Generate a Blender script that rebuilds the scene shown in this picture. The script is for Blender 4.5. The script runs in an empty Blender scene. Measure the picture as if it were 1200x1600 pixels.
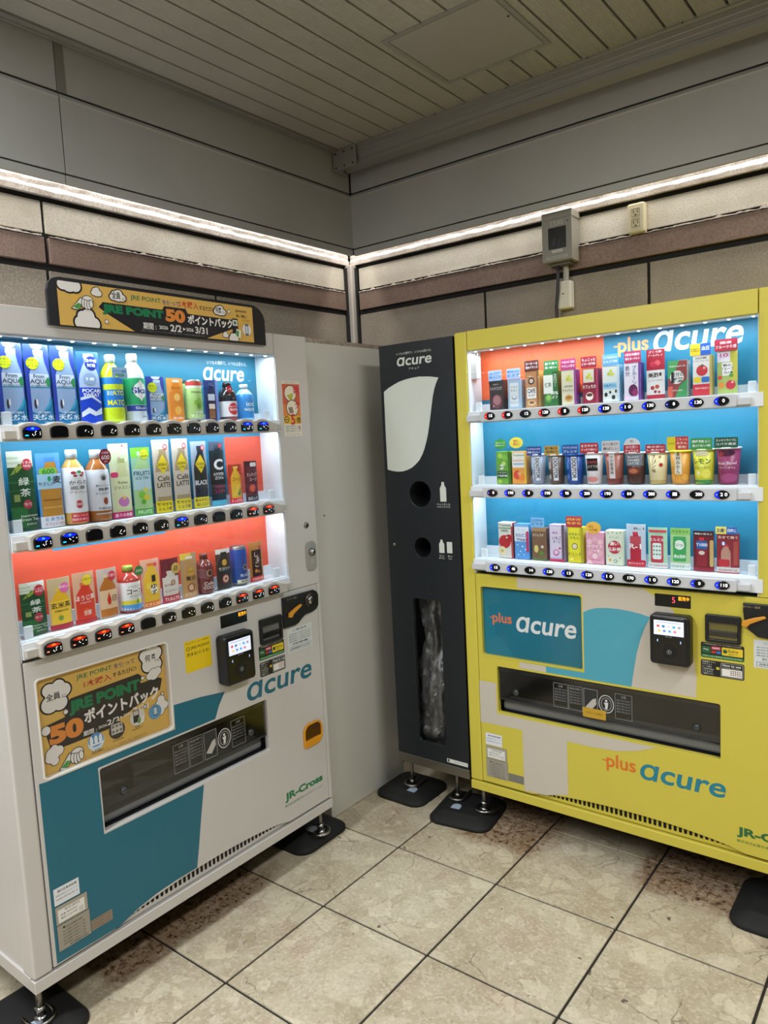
import bpy, bmesh, math, random
from mathutils import Matrix, Vector
random.seed(7)
SC = bpy.context.scene
COL = SC.collection
R = math.radians

# ------------------------------------------------------------------ camera
cam = bpy.data.cameras.new('camera'); cam_o = bpy.data.objects.new('camera', cam); COL.objects.link(cam_o)
CX, CY, CZ = 1.7762, -2.2723, 1.4763
yaw, pit, rol, FPX = -0.6640, -0.1017, -0.0501, 1149.92
f = Vector((math.sin(yaw)*math.cos(pit), math.cos(yaw)*math.cos(pit), math.sin(pit)))
r = Vector((math.cos(yaw), -math.sin(yaw), 0)); u = r.cross(f)
r2 = r*math.cos(rol) + u*math.sin(rol); u2 = u*math.cos(rol) - r*math.sin(rol)
M = Matrix.Identity(4)
for i in range(3):
    M[i][0] = r2[i]; M[i][1] = u2[i]; M[i][2] = -f[i]; M[i][3] = (CX, CY, CZ)[i]
cam_o.matrix_world = M
cam.sensor_fit = 'VERTICAL'; cam.sensor_height = 24.0; cam.lens = FPX/1600*24.0; cam.clip_start = .05
SC.camera = cam_o

# ------------------------------------------------------------------ world, exposure, room lights
w = bpy.data.worlds.new('world'); SC.world = w; w.use_nodes = True
w.node_tree.nodes['Background'].inputs[0].default_value = (.75, .8, .9, 1)
w.node_tree.nodes['Background'].inputs[1].default_value = .05
SC.view_settings.view_transform = 'Standard'; SC.view_settings.look = 'None'
SC.view_settings.exposure = -0.14; SC.view_settings.gamma = 1.0; SC.view_settings.use_curve_mapping = False
SC.cycles.max_bounces = 8; SC.cycles.diffuse_bounces = 4; SC.cycles.glossy_bounces = 3
SC.cycles.transparent_max_bounces = 12; SC.cycles.caustics_reflective = False; SC.cycles.caustics_refractive = False
SC.cycles.sample_clamp_indirect = 4.0; SC.cycles.use_denoising = True

def area(name, loc, sx, sy, power, col, direction):
    """rectangle lamp, sy runs along world Y"""
    l = bpy.data.lights.new(name, 'AREA'); l.shape = 'RECTANGLE'; l.size = sx; l.size_y = sy
    l.energy = power; l.color = col
    o = bpy.data.objects.new(name, l); COL.objects.link(o); o.location = loc
    zc = -Vector(direction).normalized(); yc = Vector((0, 1, 0)) - zc*zc.y; yc.normalize(); xc = yc.cross(zc)
    o.rotation_euler = Matrix((xc, yc, zc)).transposed().to_euler()
    return o
# ceiling fluorescent fittings of the passage (overhead beyond the frame); the last is an added fill
area('unseen_ceiling_light', (2.4, -1.0, 2.78), .25, 1.3, 44, (.98, .985, .98), (0, 0, -1))
area('unseen_ceiling_light', (2.3, -3.6, 2.78), .25, 1.3, 55, (.98, .985, .98), (0, 0, -1))
area('unseen_ceiling_light', (.25, -2.7, 2.78), .25, 1.3, 66, (.93, .97, 1), (0, 0, -1))
area('unseen_ceiling_light', (-.15, -2.25, 2.78), .2, .8, 20, (.90, .96, 1), (0, 0, -1))  # extra unseen lamp, added to brighten the near-left fascia and ceiling
# strip lights hidden in the cove behind the fascia
area('cove_light', (-.625, -1.35, 2.50), .05, 3.9, 15, (1, .96, .91), (-.15, 0, -1))
area('cove_light', (1.35, .635, 2.50), 3.9, .05, 15, (1, .96, .91), (0, .15, -1))

# ------------------------------------------------------------------ helpers
def lin(h):
    h = h.lstrip('#'); out = []
    for i in (0, 2, 4):
        c = int(h[i:i+2], 16)/255
        out.append(c/12.92 if c <= .04045 else ((c+.055)/1.055)**2.4)
    return (*out, 1)
MATS = {}
def mat(col, rough=.45, metal=0.0, emis=0.0, noise=0.0, spec=.5, bump=0.0, scale=40.0):
    k = (col, rough, metal, emis, noise, spec, bump, scale)
    if k in MATS: return MATS[k]
    m = bpy.data.materials.new('paint_'+col.strip('#')); m.use_nodes = True
    nt = m.node_tree; b = nt.nodes['Principled BSDF']
    c = lin(col)
    b.inputs['Base Color'].default_value = c; b.inputs['Roughness'].default_value = rough
    b.inputs['Metallic'].default_value = metal; b.inputs['Specular IOR Level'].default_value = spec
    if emis:
        b.inputs['Emission Color'].default_value = c; b.inputs['Emission Strength'].default_value = emis
    if noise or bump:
        g = nt.nodes.new('ShaderNodeNewGeometry'); n = nt.nodes.new('ShaderNodeTexNoise')
        n.inputs['Scale'].default_value = scale; n.inputs['Detail'].default_value = 6
        nt.links.new(g.outputs['Position'], n.inputs['Vector'])
        if noise:
            mr = nt.nodes.new('ShaderNodeMapRange'); mr.inputs[1].default_value = .3; mr.inputs[2].default_value = .7
            mr.inputs[3].default_value = 1-noise; mr.inputs[4].default_value = 1+noise
            mx = nt.nodes.new('ShaderNodeVectorMath'); mx.operation = 'SCALE'; mx.inputs[0].default_value = c[:3]
            nt.links.new(n.outputs[0], mr.inputs[0]); nt.links.new(mr.outputs[0], mx.inputs['Scale'])
            nt.links.new(mx.outputs[0], b.inputs['Base Color'])
        if bump:
            bp = nt.nodes.new('ShaderNodeBump'); bp.inputs['Strength'].default_value = bump; bp.inputs['Distance'].default_value = .002
            nt.links.new(n.outputs[0], bp.inputs['Height']); nt.links.new(bp.outputs[0], b.inputs['Normal'])
    MATS[k] = m
    return m
def glassmat(name, tint=(1, 1, 1, 1), rough=0.02, fac=1.0, haze=0.0):
    m = bpy.data.materials.new(name); m.use_nodes = True; nt = m.node_tree; nt.nodes.clear()
    o = nt.nodes.new('ShaderNodeOutputMaterial'); mx = nt.nodes.new('ShaderNodeMixShader')
    t = nt.nodes.new('ShaderNodeBsdfTransparent'); t.inputs[0].default_value = tint
    g = nt.nodes.new('ShaderNodeBsdfGlossy'); g.inputs['Roughness'].default_value = rough
    fr = nt.nodes.new('ShaderNodeFresnel'); fr.inputs[0].default_value = 1.45
    mu = nt.nodes.new('ShaderNodeMath'); mu.operation = 'MULTIPLY_ADD'; mu.inputs[1].default_value = fac; mu.inputs[2].default_value = haze
    ge = nt.nodes.new('ShaderNodeNewGeometry'); fb = nt.nodes.new('ShaderNodeMath'); fb.operation = 'SUBTRACT'; fb.inputs[0].default_value = 1
    m2 = nt.nodes.new('ShaderNodeMath'); m2.operation = 'MULTIPLY'; m2.use_clamp = True
    nt.links.new(ge.outputs['Backfacing'], fb.inputs[1]); nt.links.new(fb.outputs[0], m2.inputs[1])
    nt.links.new(fr.outputs[0], mu.inputs[0]); nt.links.new(mu.outputs[0], m2.inputs[0]); nt.links.new(m2.outputs[0], mx.inputs[0])
    nt.links.new(t.outputs[0], mx.inputs[1]); nt.links.new(g.outputs[0], mx.inputs[2]); nt.links.new(mx.outputs[0], o.inputs[0])
    return m

def link(name, me, parent=None, loc=None, rotz=None):
    o = bpy.data.objects.new(name, me); COL.objects.link(o)
    if parent: o.parent = parent
    if loc is not None: o.location = loc
    if rotz is not None: o.rotation_euler = (0, 0, rotz)
    return o
def tag(o, label=None, cat=None, group=None, kind=None):
    if label: o['label'] = label
    if cat: o['category'] = cat
    if group: o['group'] = group
    if kind: o['kind'] = kind
    return o
def empty(name, loc, rotz=0):
    return link(name, None, None, loc, rotz)
class MB:
    """collects simple shapes into ONE mesh with several materials"""
    def __init__(s): s.bm = bmesh.new(); s.mats = []
    def mi(s, m):
        if m not in s.mats: s.mats.append(m)
        return s.mats.index(m)
    def box(s, x0, y0, z0, x1, y1, z1, m, bev=0.0, seg=2):
        t = bmesh.new(); bmesh.ops.create_cube(t, size=1)
        for v in t.verts:
            v.co = Vector(((x0+x1)/2+v.co.x*(x1-x0), (y0+y1)/2+v.co.y*(y1-y0), (z0+z1)/2+v.co.z*(z1-z0)))
        if bev: bmesh.ops.bevel(t, geom=t.edges[:], offset=bev, segments=seg, affect='EDGES', profile=.5)
        s.merge(t, m); return s
    def merge(s, t, m, mtx=None, smooth=False):
        mi = s.mi(m); vm = {}
        for v in t.verts: vm[v] = s.bm.verts.new(mtx @ v.co if mtx else v.co)
        for fc in t.faces:
            try: nf = s.bm.faces.new([vm[v] for v in fc.verts])
            except ValueError: continue
            nf.material_index = mi; nf.smooth = smooth
        t.free()
    def cyl(s, p0, p1, ra, m, rb=None, n=16, caps=True):
        p0 = Vector(p0); p1 = Vector(p1); d = p1-p0; t = bmesh.new()
        bmesh.ops.create_cone(t, cap_ends=caps, segments=n, radius1=ra, radius2=ra if rb is None else rb, depth=d.length)
        s.merge(t, m, Matrix.Translation((p0+p1)/2) @ d.to_track_quat('Z', 'Y').to_matrix().to_4x4(), True); return s
    def tube(s, pts, rad, m, n=8):
        pts = [Vector(p) for p in pts]; rings = []; mi = s.mi(m)
        for i, p in enumerate(pts):
            d = (pts[min(i+1, len(pts)-1)]-pts[max(i-1, 0)]).normalized()
            q = d.to_track_quat('Z', 'Y')
            rings.append([s.bm.verts.new(p+q @ Vector((rad*math.cos(2*math.pi*k/n), rad*math.sin(2*math.pi*k/n), 0))) for k in range(n)])
        for a, b in zip(rings, rings[1:]):
            best = min(range(n), key=lambda q: (a[0].co-b[q].co).length)
            for k in range(n):
                fc = s.bm.faces.new((a[k], a[(k+1) % n], b[(k+1+best) % n], b[(k+best) % n])); fc.smooth = True; fc.material_index = mi
        for rg in (rings[0], rings[-1]):
            fc = s.bm.faces.new(rg); fc.material_index = mi
        return s
    def lathe(s, prof, bands, n=24, cx=0, cy=0):
        """prof [(z,r)] ; bands [(z_top, material)] picks material by height"""
        rings = []
        for z, ra in prof:
            rings.append([s.bm.verts.new((cx+ra*math.sin(2*math.pi*k/n), cy-ra*math.cos(2*math.pi*k/n), z)) for k in range(n)])
        for i in range(len(prof)-1):
            zm = (prof[i][0]+prof[i+1][0])/2; m = bands[-1][1]
            for zt, mm in bands:
                if zm <= zt: m = mm; break
            mi = s.mi(m)
            for k in range(n):
                fc = s.bm.faces.new((rings[i][k], rings[i][(k+1) % n], rings[i+1][(k+1) % n], rings[i+1][k])); fc.smooth = True; fc.material_index = mi
        fc = s.bm.faces.new(rings[0][::-1]); fc.material_index = s.mi(bands[0][1])
        fc = s.bm.faces.new(rings[-1]); fc.material_index = s.mi(bands[-1][1])
        return s
    def mesh(s, name):
        bmesh.ops.recalc_face_normals(s.bm, faces=s.bm.faces[:])
        me = bpy.data.meshes.new(name); s.bm.to_mesh(me); s.bm.free()
        for m in s.mats: me.materials.append(m)
        return me
    def build(s, name, parent=None, loc=None, rotz=None):
        return link(name, s.mesh(name), parent, loc, rotz)

DG = bpy.context.evaluated_depsgraph_get
def curve_mesh(cu):
    o = bpy.data.objects.new('tmp', cu); COL.objects.link(o)
    me = bpy.data.meshes.new_from_object(o.evaluated_get(DG())); bpy.data.objects.remove(o); return me
def rr(x0, z0, x1, z1, ra=.01, n=5):
    """rounded rectangle; ra a number or four radii (BL, BR, TR, TL)"""
    if not isinstance(ra, (tuple, list)): ra = [ra]*4
    P = []
    for (cx, cz, a0, q) in ((x0, z0, 180, ra[0]), (x1, z0, 270, ra[1]), (x1, z1, 0, ra[2]), (x0, z1, 90, ra[3])):
        ox = cx+(q if cx == x0 else -q); oz = cz+(q if cz == z0 else -q)
        if q <= 0: P.append((cx, cz)); continue
        for k in range(n+1):
            a = R(a0+90*k/n); P.append((ox+q*math.cos(a), oz+q*math.sin(a)))
    return P
def ell(cx, cz, a, b, n=28, a0=0):
    return [(cx+a*math.cos(2*math.pi*k/n+a0), cz+b*math.sin(2*math.pi*k/n+a0)) for k in range(n)]
def plate_mesh(name, outer, holes, y0, y1, m, bevel=0.0):
    """flat sheet in the XZ plane from depth y0 (front) to y1, with holes"""
    cu = bpy.data.curves.new(name, 'CURVE'); cu.dimensions = '2D'; cu.fill_mode = 'BOTH'
    for P in [outer]+holes:
        sp = cu.splines.new('POLY'); sp.points.add(len(P)-1); sp.use_cyclic_u = True
        for q, (a, b) in zip(sp.points, P): q.co = (a, b, 0, 1)
    cu.extrude = max((y1-y0)/2-bevel, 0); cu.bevel_depth = bevel; cu.offset = -bevel; cu.bevel_resolution = 1
    me = curve_mesh(cu); bpy.data.curves.remove(cu)
    me.transform(Matrix.Translation((0, (y0+y1)/2, 0)) @ Matrix(((1, 0, 0, 0), (0, 0, -1, 0), (0, 1, 0, 0), (0, 0, 0, 1))))
    bm = bmesh.new(); bm.from_mesh(me); bmesh.ops.remove_doubles(bm, verts=bm.verts[:], dist=1e-6)
    for fc in bm.faces: fc.smooth = False
    bmesh.ops.recalc_face_normals(bm, faces=bm.faces[:]); bm.to_mesh(me); bm.free()
    me.materials.clear(); me.materials.append(m); me.name = name
    return me
def plate(name, outer, holes, y0, y1, m, parent=None, bevel=0.0):
    return link(name, plate_mesh(name, outer, holes, y0, y1, m, bevel), parent)

TXT = {}
def text2d(s, bold):
    k = (s, bold)
    if k in TXT: return TXT[k]
    cu = bpy.data.curves.new('t', 'FONT'); cu.body = s; cu.resolution_u = 4 if len(s) < 7 else (3 if len(s) < 11 else 2)
    cu.offset = bold
    me = curve_mesh(cu); bpy.data.curves.remove(cu)
    V = [(v.co.x, v.co.y) for v in me.vertices]; F = [tuple(p.vertices) for p in me.polygons]
    bpy.data.meshes.remove(me)
    xs = [v[0] for v in V] or [0]; ys = [v[1] for v in V] or [0]
    TXT[k] = (V, F, (min(xs), min(ys), max(xs), max(ys)))
    return TXT[k]
class Print:
    """flat printed layers (paint, stickers, lettering) laid on a surface: flat, or wrapped round a body of radius rad(z)"""
    def __init__(s, y=0.0, rad=None, cy=0.0, x0=0, z0=0, sx=1, sz=1, rough=.45, emis=0, step=.008, dl=.00005):
        s.V = []; s.F = []; s.I = []; s.mats = []; s.y = y; s.rad = rad; s.cy = cy; s.k = 0
        s.o = (x0, z0, sx, sz); s.rough = rough; s.emis = emis; s.step = step; s.dl = dl; s.clip = None
    def mi(s, c, e=None):
        m = mat(c, s.rough, 0, s.emis if e is None else e) if isinstance(c, str) else c
        if m not in s.mats: s.mats.append(m)
        return s.mats.index(m)
    def add(s, V, F, c, e=None, raw=False):
        s.k += 1; off = .00015+s.k*s.dl; ox, oz, sx, sz = s.o
        V = [(ox+a*sx, oz+b*sz) for a, b in V] if not raw else V
        if s.rad is not None:
            t = bmesh.new(); vs = [t.verts.new((a, 0, b)) for a, b in V]
            for fc in F:
                try: t.faces.new([vs[i] for i in fc])
                except ValueError: pass
            bmesh.ops.triangulate(t, faces=t.faces[:])
            lo = min(a for a, b in V); hi = max(a for a, b in V); q = math.ceil(lo/s.step)*s.step
            while q < hi:
                bmesh.ops.bisect_plane(t, geom=t.verts[:]+t.edges[:]+t.faces[:], dist=1e-7, plane_co=(q, 0, 0), plane_no=(1, 0, 0)); q += s.step
            t.verts.index_update(); V = [(v.co.x, v.co.z) for v in t.verts]; F = [tuple(v.index for v in fc.verts) for fc in t.faces]; t.free()
        b0 = len(s.V); mi = s.mi(c, e)
        for a, b in V:
            if s.rad is None: s.V.append((a, s.y-off, b))
            else:
                ra = s.rad(b); th = a/ra
                s.V.append(((ra+off)*math.sin(th), s.cy-(ra+off)*math.cos(th), b))
        for fc in F: s.F.append(tuple(i+b0 for i in fc)); s.I.append(mi)
    def poly(s, P, c, e=None):
        if s.clip:
            x0, z0, x1, z1 = s.clip
            for ax, lim, sg in ((0, x0, 1), (0, x1, -1), (1, z0, 1), (1, z1, -1)):
                Q = []
                for i in range(len(P)):
                    a, b = P[i-1], P[i]; da, db = (a[ax]-lim)*sg, (b[ax]-lim)*sg
                    if (da < 0) != (db < 0):
                        t = da/(da-db); Q.append((a[0]+(b[0]-a[0])*t, a[1]+(b[1]-a[1])*t))
                    if db >= 0: Q.append(b)
                P = Q
                if len(P) < 3: return s
        s.add(P, [tuple(range(len(P)))], c, e); return s
    def rect(s, x0, z0, x1, z1, c, ra=0, e=None): return s.poly(rr(x0, z0, x1, z1, ra, 4) if ra else [(x0, z0), (x1, z0), (x1, z1), (x0, z1)], c, e)
    def ell(s, cx, cz, a, b, c, e=None, n=20): return s.poly(ell(cx, cz, a, b, n), c, e)
    def line(s, P, wd, c):
        for (x0, z0), (x1, z1) in zip(P, P[1:]):
            L = math.hypot(x1-x0, z1-z0) or 1e-6; nx, nz = -(z1-z0)/L*wd/2, (x1-x0)/L*wd/2
            s.poly([(x0-nx, z0-nz), (x1-nx, z1-nz), (x1+nx, z1+nz), (x0+nx, z0+nz)], c)
        return s
    def text(s, t, cx, cz, wd=None, h=None, c='#ffffff', bold=.0, shear=0, rot=0, e=None, anchor='c'):
        V, F, (a0, b0, a1, b1) = text2d(t, bold*.45)
        if not V or not F: return s
        W, H = max(a1-a0, 1e-6), max(b1-b0, 1e-6)
        kx = wd/W if wd else None; kz = h/H if h else None
        kx = kx or kz; kz = kz or kx
        ca, sa = math.cos(R(rot)), math.sin(R(rot)); out = []
        for a, b in V:
            x = (a-(a0+a1)/2)*kx; z = (b-(b0+b1)/2)*kz; x += z*shear
            if anchor == 'l': x += W*kx/2
            out.append((cx+x*ca-z*sa, cz+x*sa+z*ca))
        s.add(out, F, c, e); return s
    def build(s, name='printing', parent=None, label=None):
        me = bpy.data.meshes.new(name); me.from_pydata(s.V, [], s.F)
        for m in s.mats: me.materials.append(m)
        me.polygons.foreach_set('material_index', s.I); me.update()
        o = link(name, me, parent)
        if label: o['label'] = label
        return o

WHITE = '#c9c6c3'
m_white = mat(WHITE, .32, noise=.015, scale=6)
m_side = mat('#b9b2aa', .4)
m_yel = mat('#d0c24a', .34, noise=.015, scale=6)
m_black = mat('#14161a', .4); m_dark = mat('#0b0c0e', .6); m_gap = mat('#060606', .9)
m_chrome = mat('#b8b8b8', .22, 1.0); m_steel = mat('#8d8a84', .38, 1.0); m_rub = mat('#141414', .75, bump=.3, scale=200)
m_plas = mat('#cfd3d8', .35)
m_glass = glassmat('display_glass', (.97, .985, 1, 1), .02, 1.0)
m_smoke = glassmat('smoked_plastic', (.72, .72, .72, 1), .12, 1.3, .04)
m_poster_glass = glassmat('clear_cover', (.97, .97, .97, 1), .06, .8)

# ------------------------------------------------------------------ room shell
def nodes(name):
    m = bpy.data.materials.new(name); m.use_nodes = True; nt = m.node_tree
    return m, nt, nt.nodes['Principled BSDF']
def N(nt, t, **k):
    n = nt.nodes.new('ShaderNode'+t)
    for a, b in k.items(): setattr(n, a, b)
    return n
def ramp(nt, src, stops):
    n = N(nt, 'ValToRGB'); e = n.color_ramp.elements
    while len(e) < len(stops): e.new(.5)
    for q, (p, c) in zip(e, stops): q.position = p; q.color = lin(c) if isinstance(c, str) else (c, c, c, 1)
    nt.links.new(src, n.inputs[0]); return n.outputs[0]
def mix(nt, fac, a, b, bt='MIX'):
    n = N(nt, 'Mix', data_type='RGBA', blend_type=bt)
    for i, v in ((0, fac), (6, a), (7, b)):
        if isinstance(v, (int, float)): n.inputs[i].default_value = v
        elif isinstance(v, str): n.inputs[i].default_value = lin(v)
        else: nt.links.new(v, n.inputs[i])
    return n.outputs[2]
def tex(nt, vec, kind, scale, **k):
    n = N(nt, 'Tex'+kind); n.inputs['Scale'].default_value = scale
    for a, b in k.items():
        if a in ('feature',): setattr(n, a, b)
        else: n.inputs[a.replace('_', ' ')].default_value = b
    nt.links.new(vec, n.inputs['Vector']); return n
def math_(nt, op, a, b=0.0, clamp=False):
    n = N(nt, 'Math', operation=op, use_clamp=clamp)
    for i, v in ((0, a), (1, b)):
        if isinstance(v, (int, float)): n.inputs[i].default_value = v
        else: nt.links.new(v, n.inputs[i])
    return n.outputs[0]

def floor_material():
    m, nt, b = nodes('breccia_tile'); g = N(nt, 'NewGeometry'); oi = N(nt, 'ObjectInfo')
    sc = N(nt, 'VectorMath', operation='SCALE'); sc.inputs[0].default_value = (7, 13, 3); nt.links.new(oi.outputs['Random'], sc.inputs['Scale'])
    ad = N(nt, 'VectorMath', operation='ADD'); nt.links.new(g.outputs['Position'], ad.inputs[0]); nt.links.new(sc.outputs[0], ad.inputs[1])
    P = ad.outputs[0]
    wn = tex(nt, P, 'Noise', 9, Detail=5); wv = N(nt, 'VectorMath', operation='MULTIPLY_ADD')
    nt.links.new(wn.outputs['Color'], wv.inputs[0]); wv.inputs[1].default_value = (.09, .09, .09); nt.links.new(P, wv.inputs[2]); PW = wv.outputs[0]
    n1 = tex(nt, P, 'Noise', 6, Detail=8, Roughness=.65)
    c = ramp(nt, n1.outputs[0], [(.28, '#a49479'), (.45, '#b6a98f'), (.6, '#c2b69d'), (.75, '#cfc4ac')])
    w2 = N(nt, 'VectorMath', operation='MULTIPLY_ADD'); nt.links.new(wn.outputs['Color'], w2.inputs[0]); w2.inputs[1].default_value = (.05, .05, .05); nt.links.new(P, w2.inputs[2]); PS = w2.outputs[0]
    for sc_, th, am in ((8, .76, .36), (15, .85, .5), (32, .88, .4)):      # angular clasts of three sizes
        v1 = tex(nt, PS, 'Voronoi', sc_, Randomness=1.0); sel = N(nt, 'SeparateColor'); nt.links.new(v1.outputs['Color'], sel.inputs[0])
        ve_ = tex(nt, PS, 'Voronoi', sc_, Randomness=1.0, feature='DISTANCE_TO_EDGE')
        isl = math_(nt, 'MULTIPLY', math_(nt, 'GREATER_THAN', sel.outputs[0], th), ramp(nt, ve_.outputs['Distance'], [(.02, 0.0), (.06, 1.0)]))
        clast = ramp(nt, sel.outputs[1], [(0, '#e2d7b8'), (.45, '#d6ccb6'), (.7, '#ad9e86'), (1, '#b09884')])
        c = mix(nt, math_(nt, 'MULTIPLY', isl, am), c, clast)
    v3 = tex(nt, PW, 'Voronoi', 120); s3 = N(nt, 'SeparateColor'); nt.links.new(v3.outputs['Color'], s3.inputs[0])
    c = mix(nt, math_(nt, 'MULTIPLY', math_(nt, 'GREATER_THAN', s3.outputs[0], .78), .28), c, '#e2d6c2')
    v2 = tex(nt, PW, 'Voronoi', 5.5, feature='DISTANCE_TO_EDGE'); n2 = tex(nt, P, 'Noise', 5, Detail=3)
    ve = math_(nt, 'MULTIPLY', ramp(nt, v2.outputs['Distance'], [(0, 1.0), (.012, 0.0)]), ramp(nt, n2.outputs[0], [(.5, 0.0), (.62, .75)]))
    c = mix(nt, ve, c, '#5c4c3c')
    n4 = tex(nt, P, 'Noise', 95, Detail=5)
    c = mix(nt, ramp(nt, n4.outputs[0], [(.57, 0.0), (.70, .42)]), c, '#887964')
    c = mix(nt, ramp(nt, n4.outputs[0], [(.31, .35), (.43, 0.0)]), c, '#dad0bd')
    n5 = tex(nt, P, 'Noise', 30, Detail=2); c = mix(nt, ramp(nt, n5.outputs[0], [(.74, 0.0), (.77, .8)]), c, '#3a2f26')
    # rusty dirt that has gathered along the front of the machines
    sp = N(nt, 'SeparateXYZ'); nt.links.new(g.outputs['Position'], sp.inputs[0]); X, Y = sp.outputs[0], sp.outputs[1]
    nd = tex(nt, g.outputs['Position'], 'Noise', 7, Detail=9, Roughness=.72)
    nf = tex(nt, g.outputs['Position'], 'Noise', 45, Detail=8, Roughness=.8)
    def band(src, a, b_, c_, d):
        up = N(nt, 'MapRange'); up.inputs[1].default_value = a; up.inputs[2].default_value = b_; nt.links.new(src, up.inputs[0])
        dn = N(nt, 'MapRange'); dn.inputs[1].default_value = c_; dn.inputs[2].default_value = d; dn.inputs[3].default_value = 1; dn.inputs[4].default_value = 0; nt.links.new(src, dn.inputs[0])
        return math_(nt, 'MULTIPLY', up.outputs[0], dn.outputs[0])
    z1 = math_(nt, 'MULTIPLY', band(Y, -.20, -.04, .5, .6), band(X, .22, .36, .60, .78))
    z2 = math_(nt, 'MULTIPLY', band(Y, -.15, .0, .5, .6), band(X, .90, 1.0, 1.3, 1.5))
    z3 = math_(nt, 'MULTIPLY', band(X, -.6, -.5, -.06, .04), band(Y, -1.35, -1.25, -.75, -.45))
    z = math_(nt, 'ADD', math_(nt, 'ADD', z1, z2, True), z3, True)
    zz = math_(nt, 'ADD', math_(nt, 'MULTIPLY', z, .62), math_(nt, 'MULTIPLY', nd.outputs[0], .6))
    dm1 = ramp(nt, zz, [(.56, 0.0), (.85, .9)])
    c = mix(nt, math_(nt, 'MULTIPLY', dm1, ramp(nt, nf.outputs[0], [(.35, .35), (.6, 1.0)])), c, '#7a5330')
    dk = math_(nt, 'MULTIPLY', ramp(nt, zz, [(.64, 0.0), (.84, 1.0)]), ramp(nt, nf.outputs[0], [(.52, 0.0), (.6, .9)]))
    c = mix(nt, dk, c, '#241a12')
    nt.links.new(c, b.inputs['Base Color'])
    b.inputs['Roughness'].default_value = .42; b.inputs['Specular IOR Level'].default_value = .35
    bp = N(nt, 'Bump'); bp.inputs['Strength'].default_value = .12; bp.inputs['Distance'].default_value = .001
    nt.links.new(n4.outputs[0], bp.inputs['Height']); nt.links.new(bp.outputs[0], b.inputs['Normal'])
    return m
m_floor = floor_material()
def plaster(name, c0, c1, c2, scale=3, speck=None, rough=.6, bump=.15):
    m, nt, b = nodes(name); g = N(nt, 'NewGeometry'); P = g.outputs['Position']
    n1 = tex(nt, P, 'Noise', scale, Detail=8, Roughness=.6); c = ramp(nt, n1.outputs[0], [(.3, c0), (.5, c1), (.7, c2)])
    n2 = tex(nt, P, 'Noise', 160, Detail=4)
    if speck: c = mix(nt, ramp(nt, n2.outputs[0], [(.45, 0.0), (.7, .8)]), c, speck)
    nt.links.new(c, b.inputs['Base Color']); b.inputs['Roughness'].default_value = rough
    bp = N(nt, 'Bump'); bp.inputs['Strength'].default_value = bump; bp.inputs['Distance'].default_value = .0015
    nt.links.new(n2.outputs[0], bp.inputs['Height']); nt.links.new(bp.outputs[0], b.inputs['Normal'])
    return m
m_wt_low = plaster('grey_brown_wall_tile', '#786f62', '#887e71', '#998f82', 3, '#a2998b')
m_wt_mid = plaster('brown_wall_tile', '#735d52', '#7d675c', '#887166', 4, '#5f4c43')
m_wt_top = plaster('off_white_wall_tile', '#b7b0a0', '#c6bfb0', '#d2ccbf', 5, '#aaa294')
m_joint = mat('#1c1b1a', .9)
m_paint = plaster('peeling_white_paint', '#b5a79b', '#d2cac1', '#e4dfd8', 14, '#a08d80')
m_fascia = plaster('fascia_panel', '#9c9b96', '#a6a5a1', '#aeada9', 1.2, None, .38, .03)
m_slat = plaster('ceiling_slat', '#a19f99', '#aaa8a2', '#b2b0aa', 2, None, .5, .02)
m_alu = mat('#a4a29e', .42, .4, noise=.03, scale=3)

XW, YW, ZC = -.692, .70, 2.80
XL, YL = 5.2, -5.6        # far ends of the passage behind the camera
BX, AY, TS = -.1852, .1099, .3998
fl = tag(MB().box(XW-.3, YL, -.12, XL, YW+.3, -.006, mat('#2c2722', .9)).build('floor'), kind='structure')
t = MB().box(0, 0, -.006, TS-.0075, TS-.0075, 0, m_floor, .0012, 1).mesh('floor_tile')
rest = MB()
for i in range(-2, 14):
    for j in range(-2, 15):
        x = BX+TS*i+.003; y = AY-TS*j-TS+.003
        if x < XW-.3: continue
        if -1 <= i <= 7 and -1 <= j <= 7:
            link('floor_tile', t, fl, (x, y, 0))
        else: rest.box(x, y, -.006, x+TS-.0075, y+TS-.0075, 0, m_floor)
tag(rest.build('floor_tiles', fl), kind='stuff')

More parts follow.
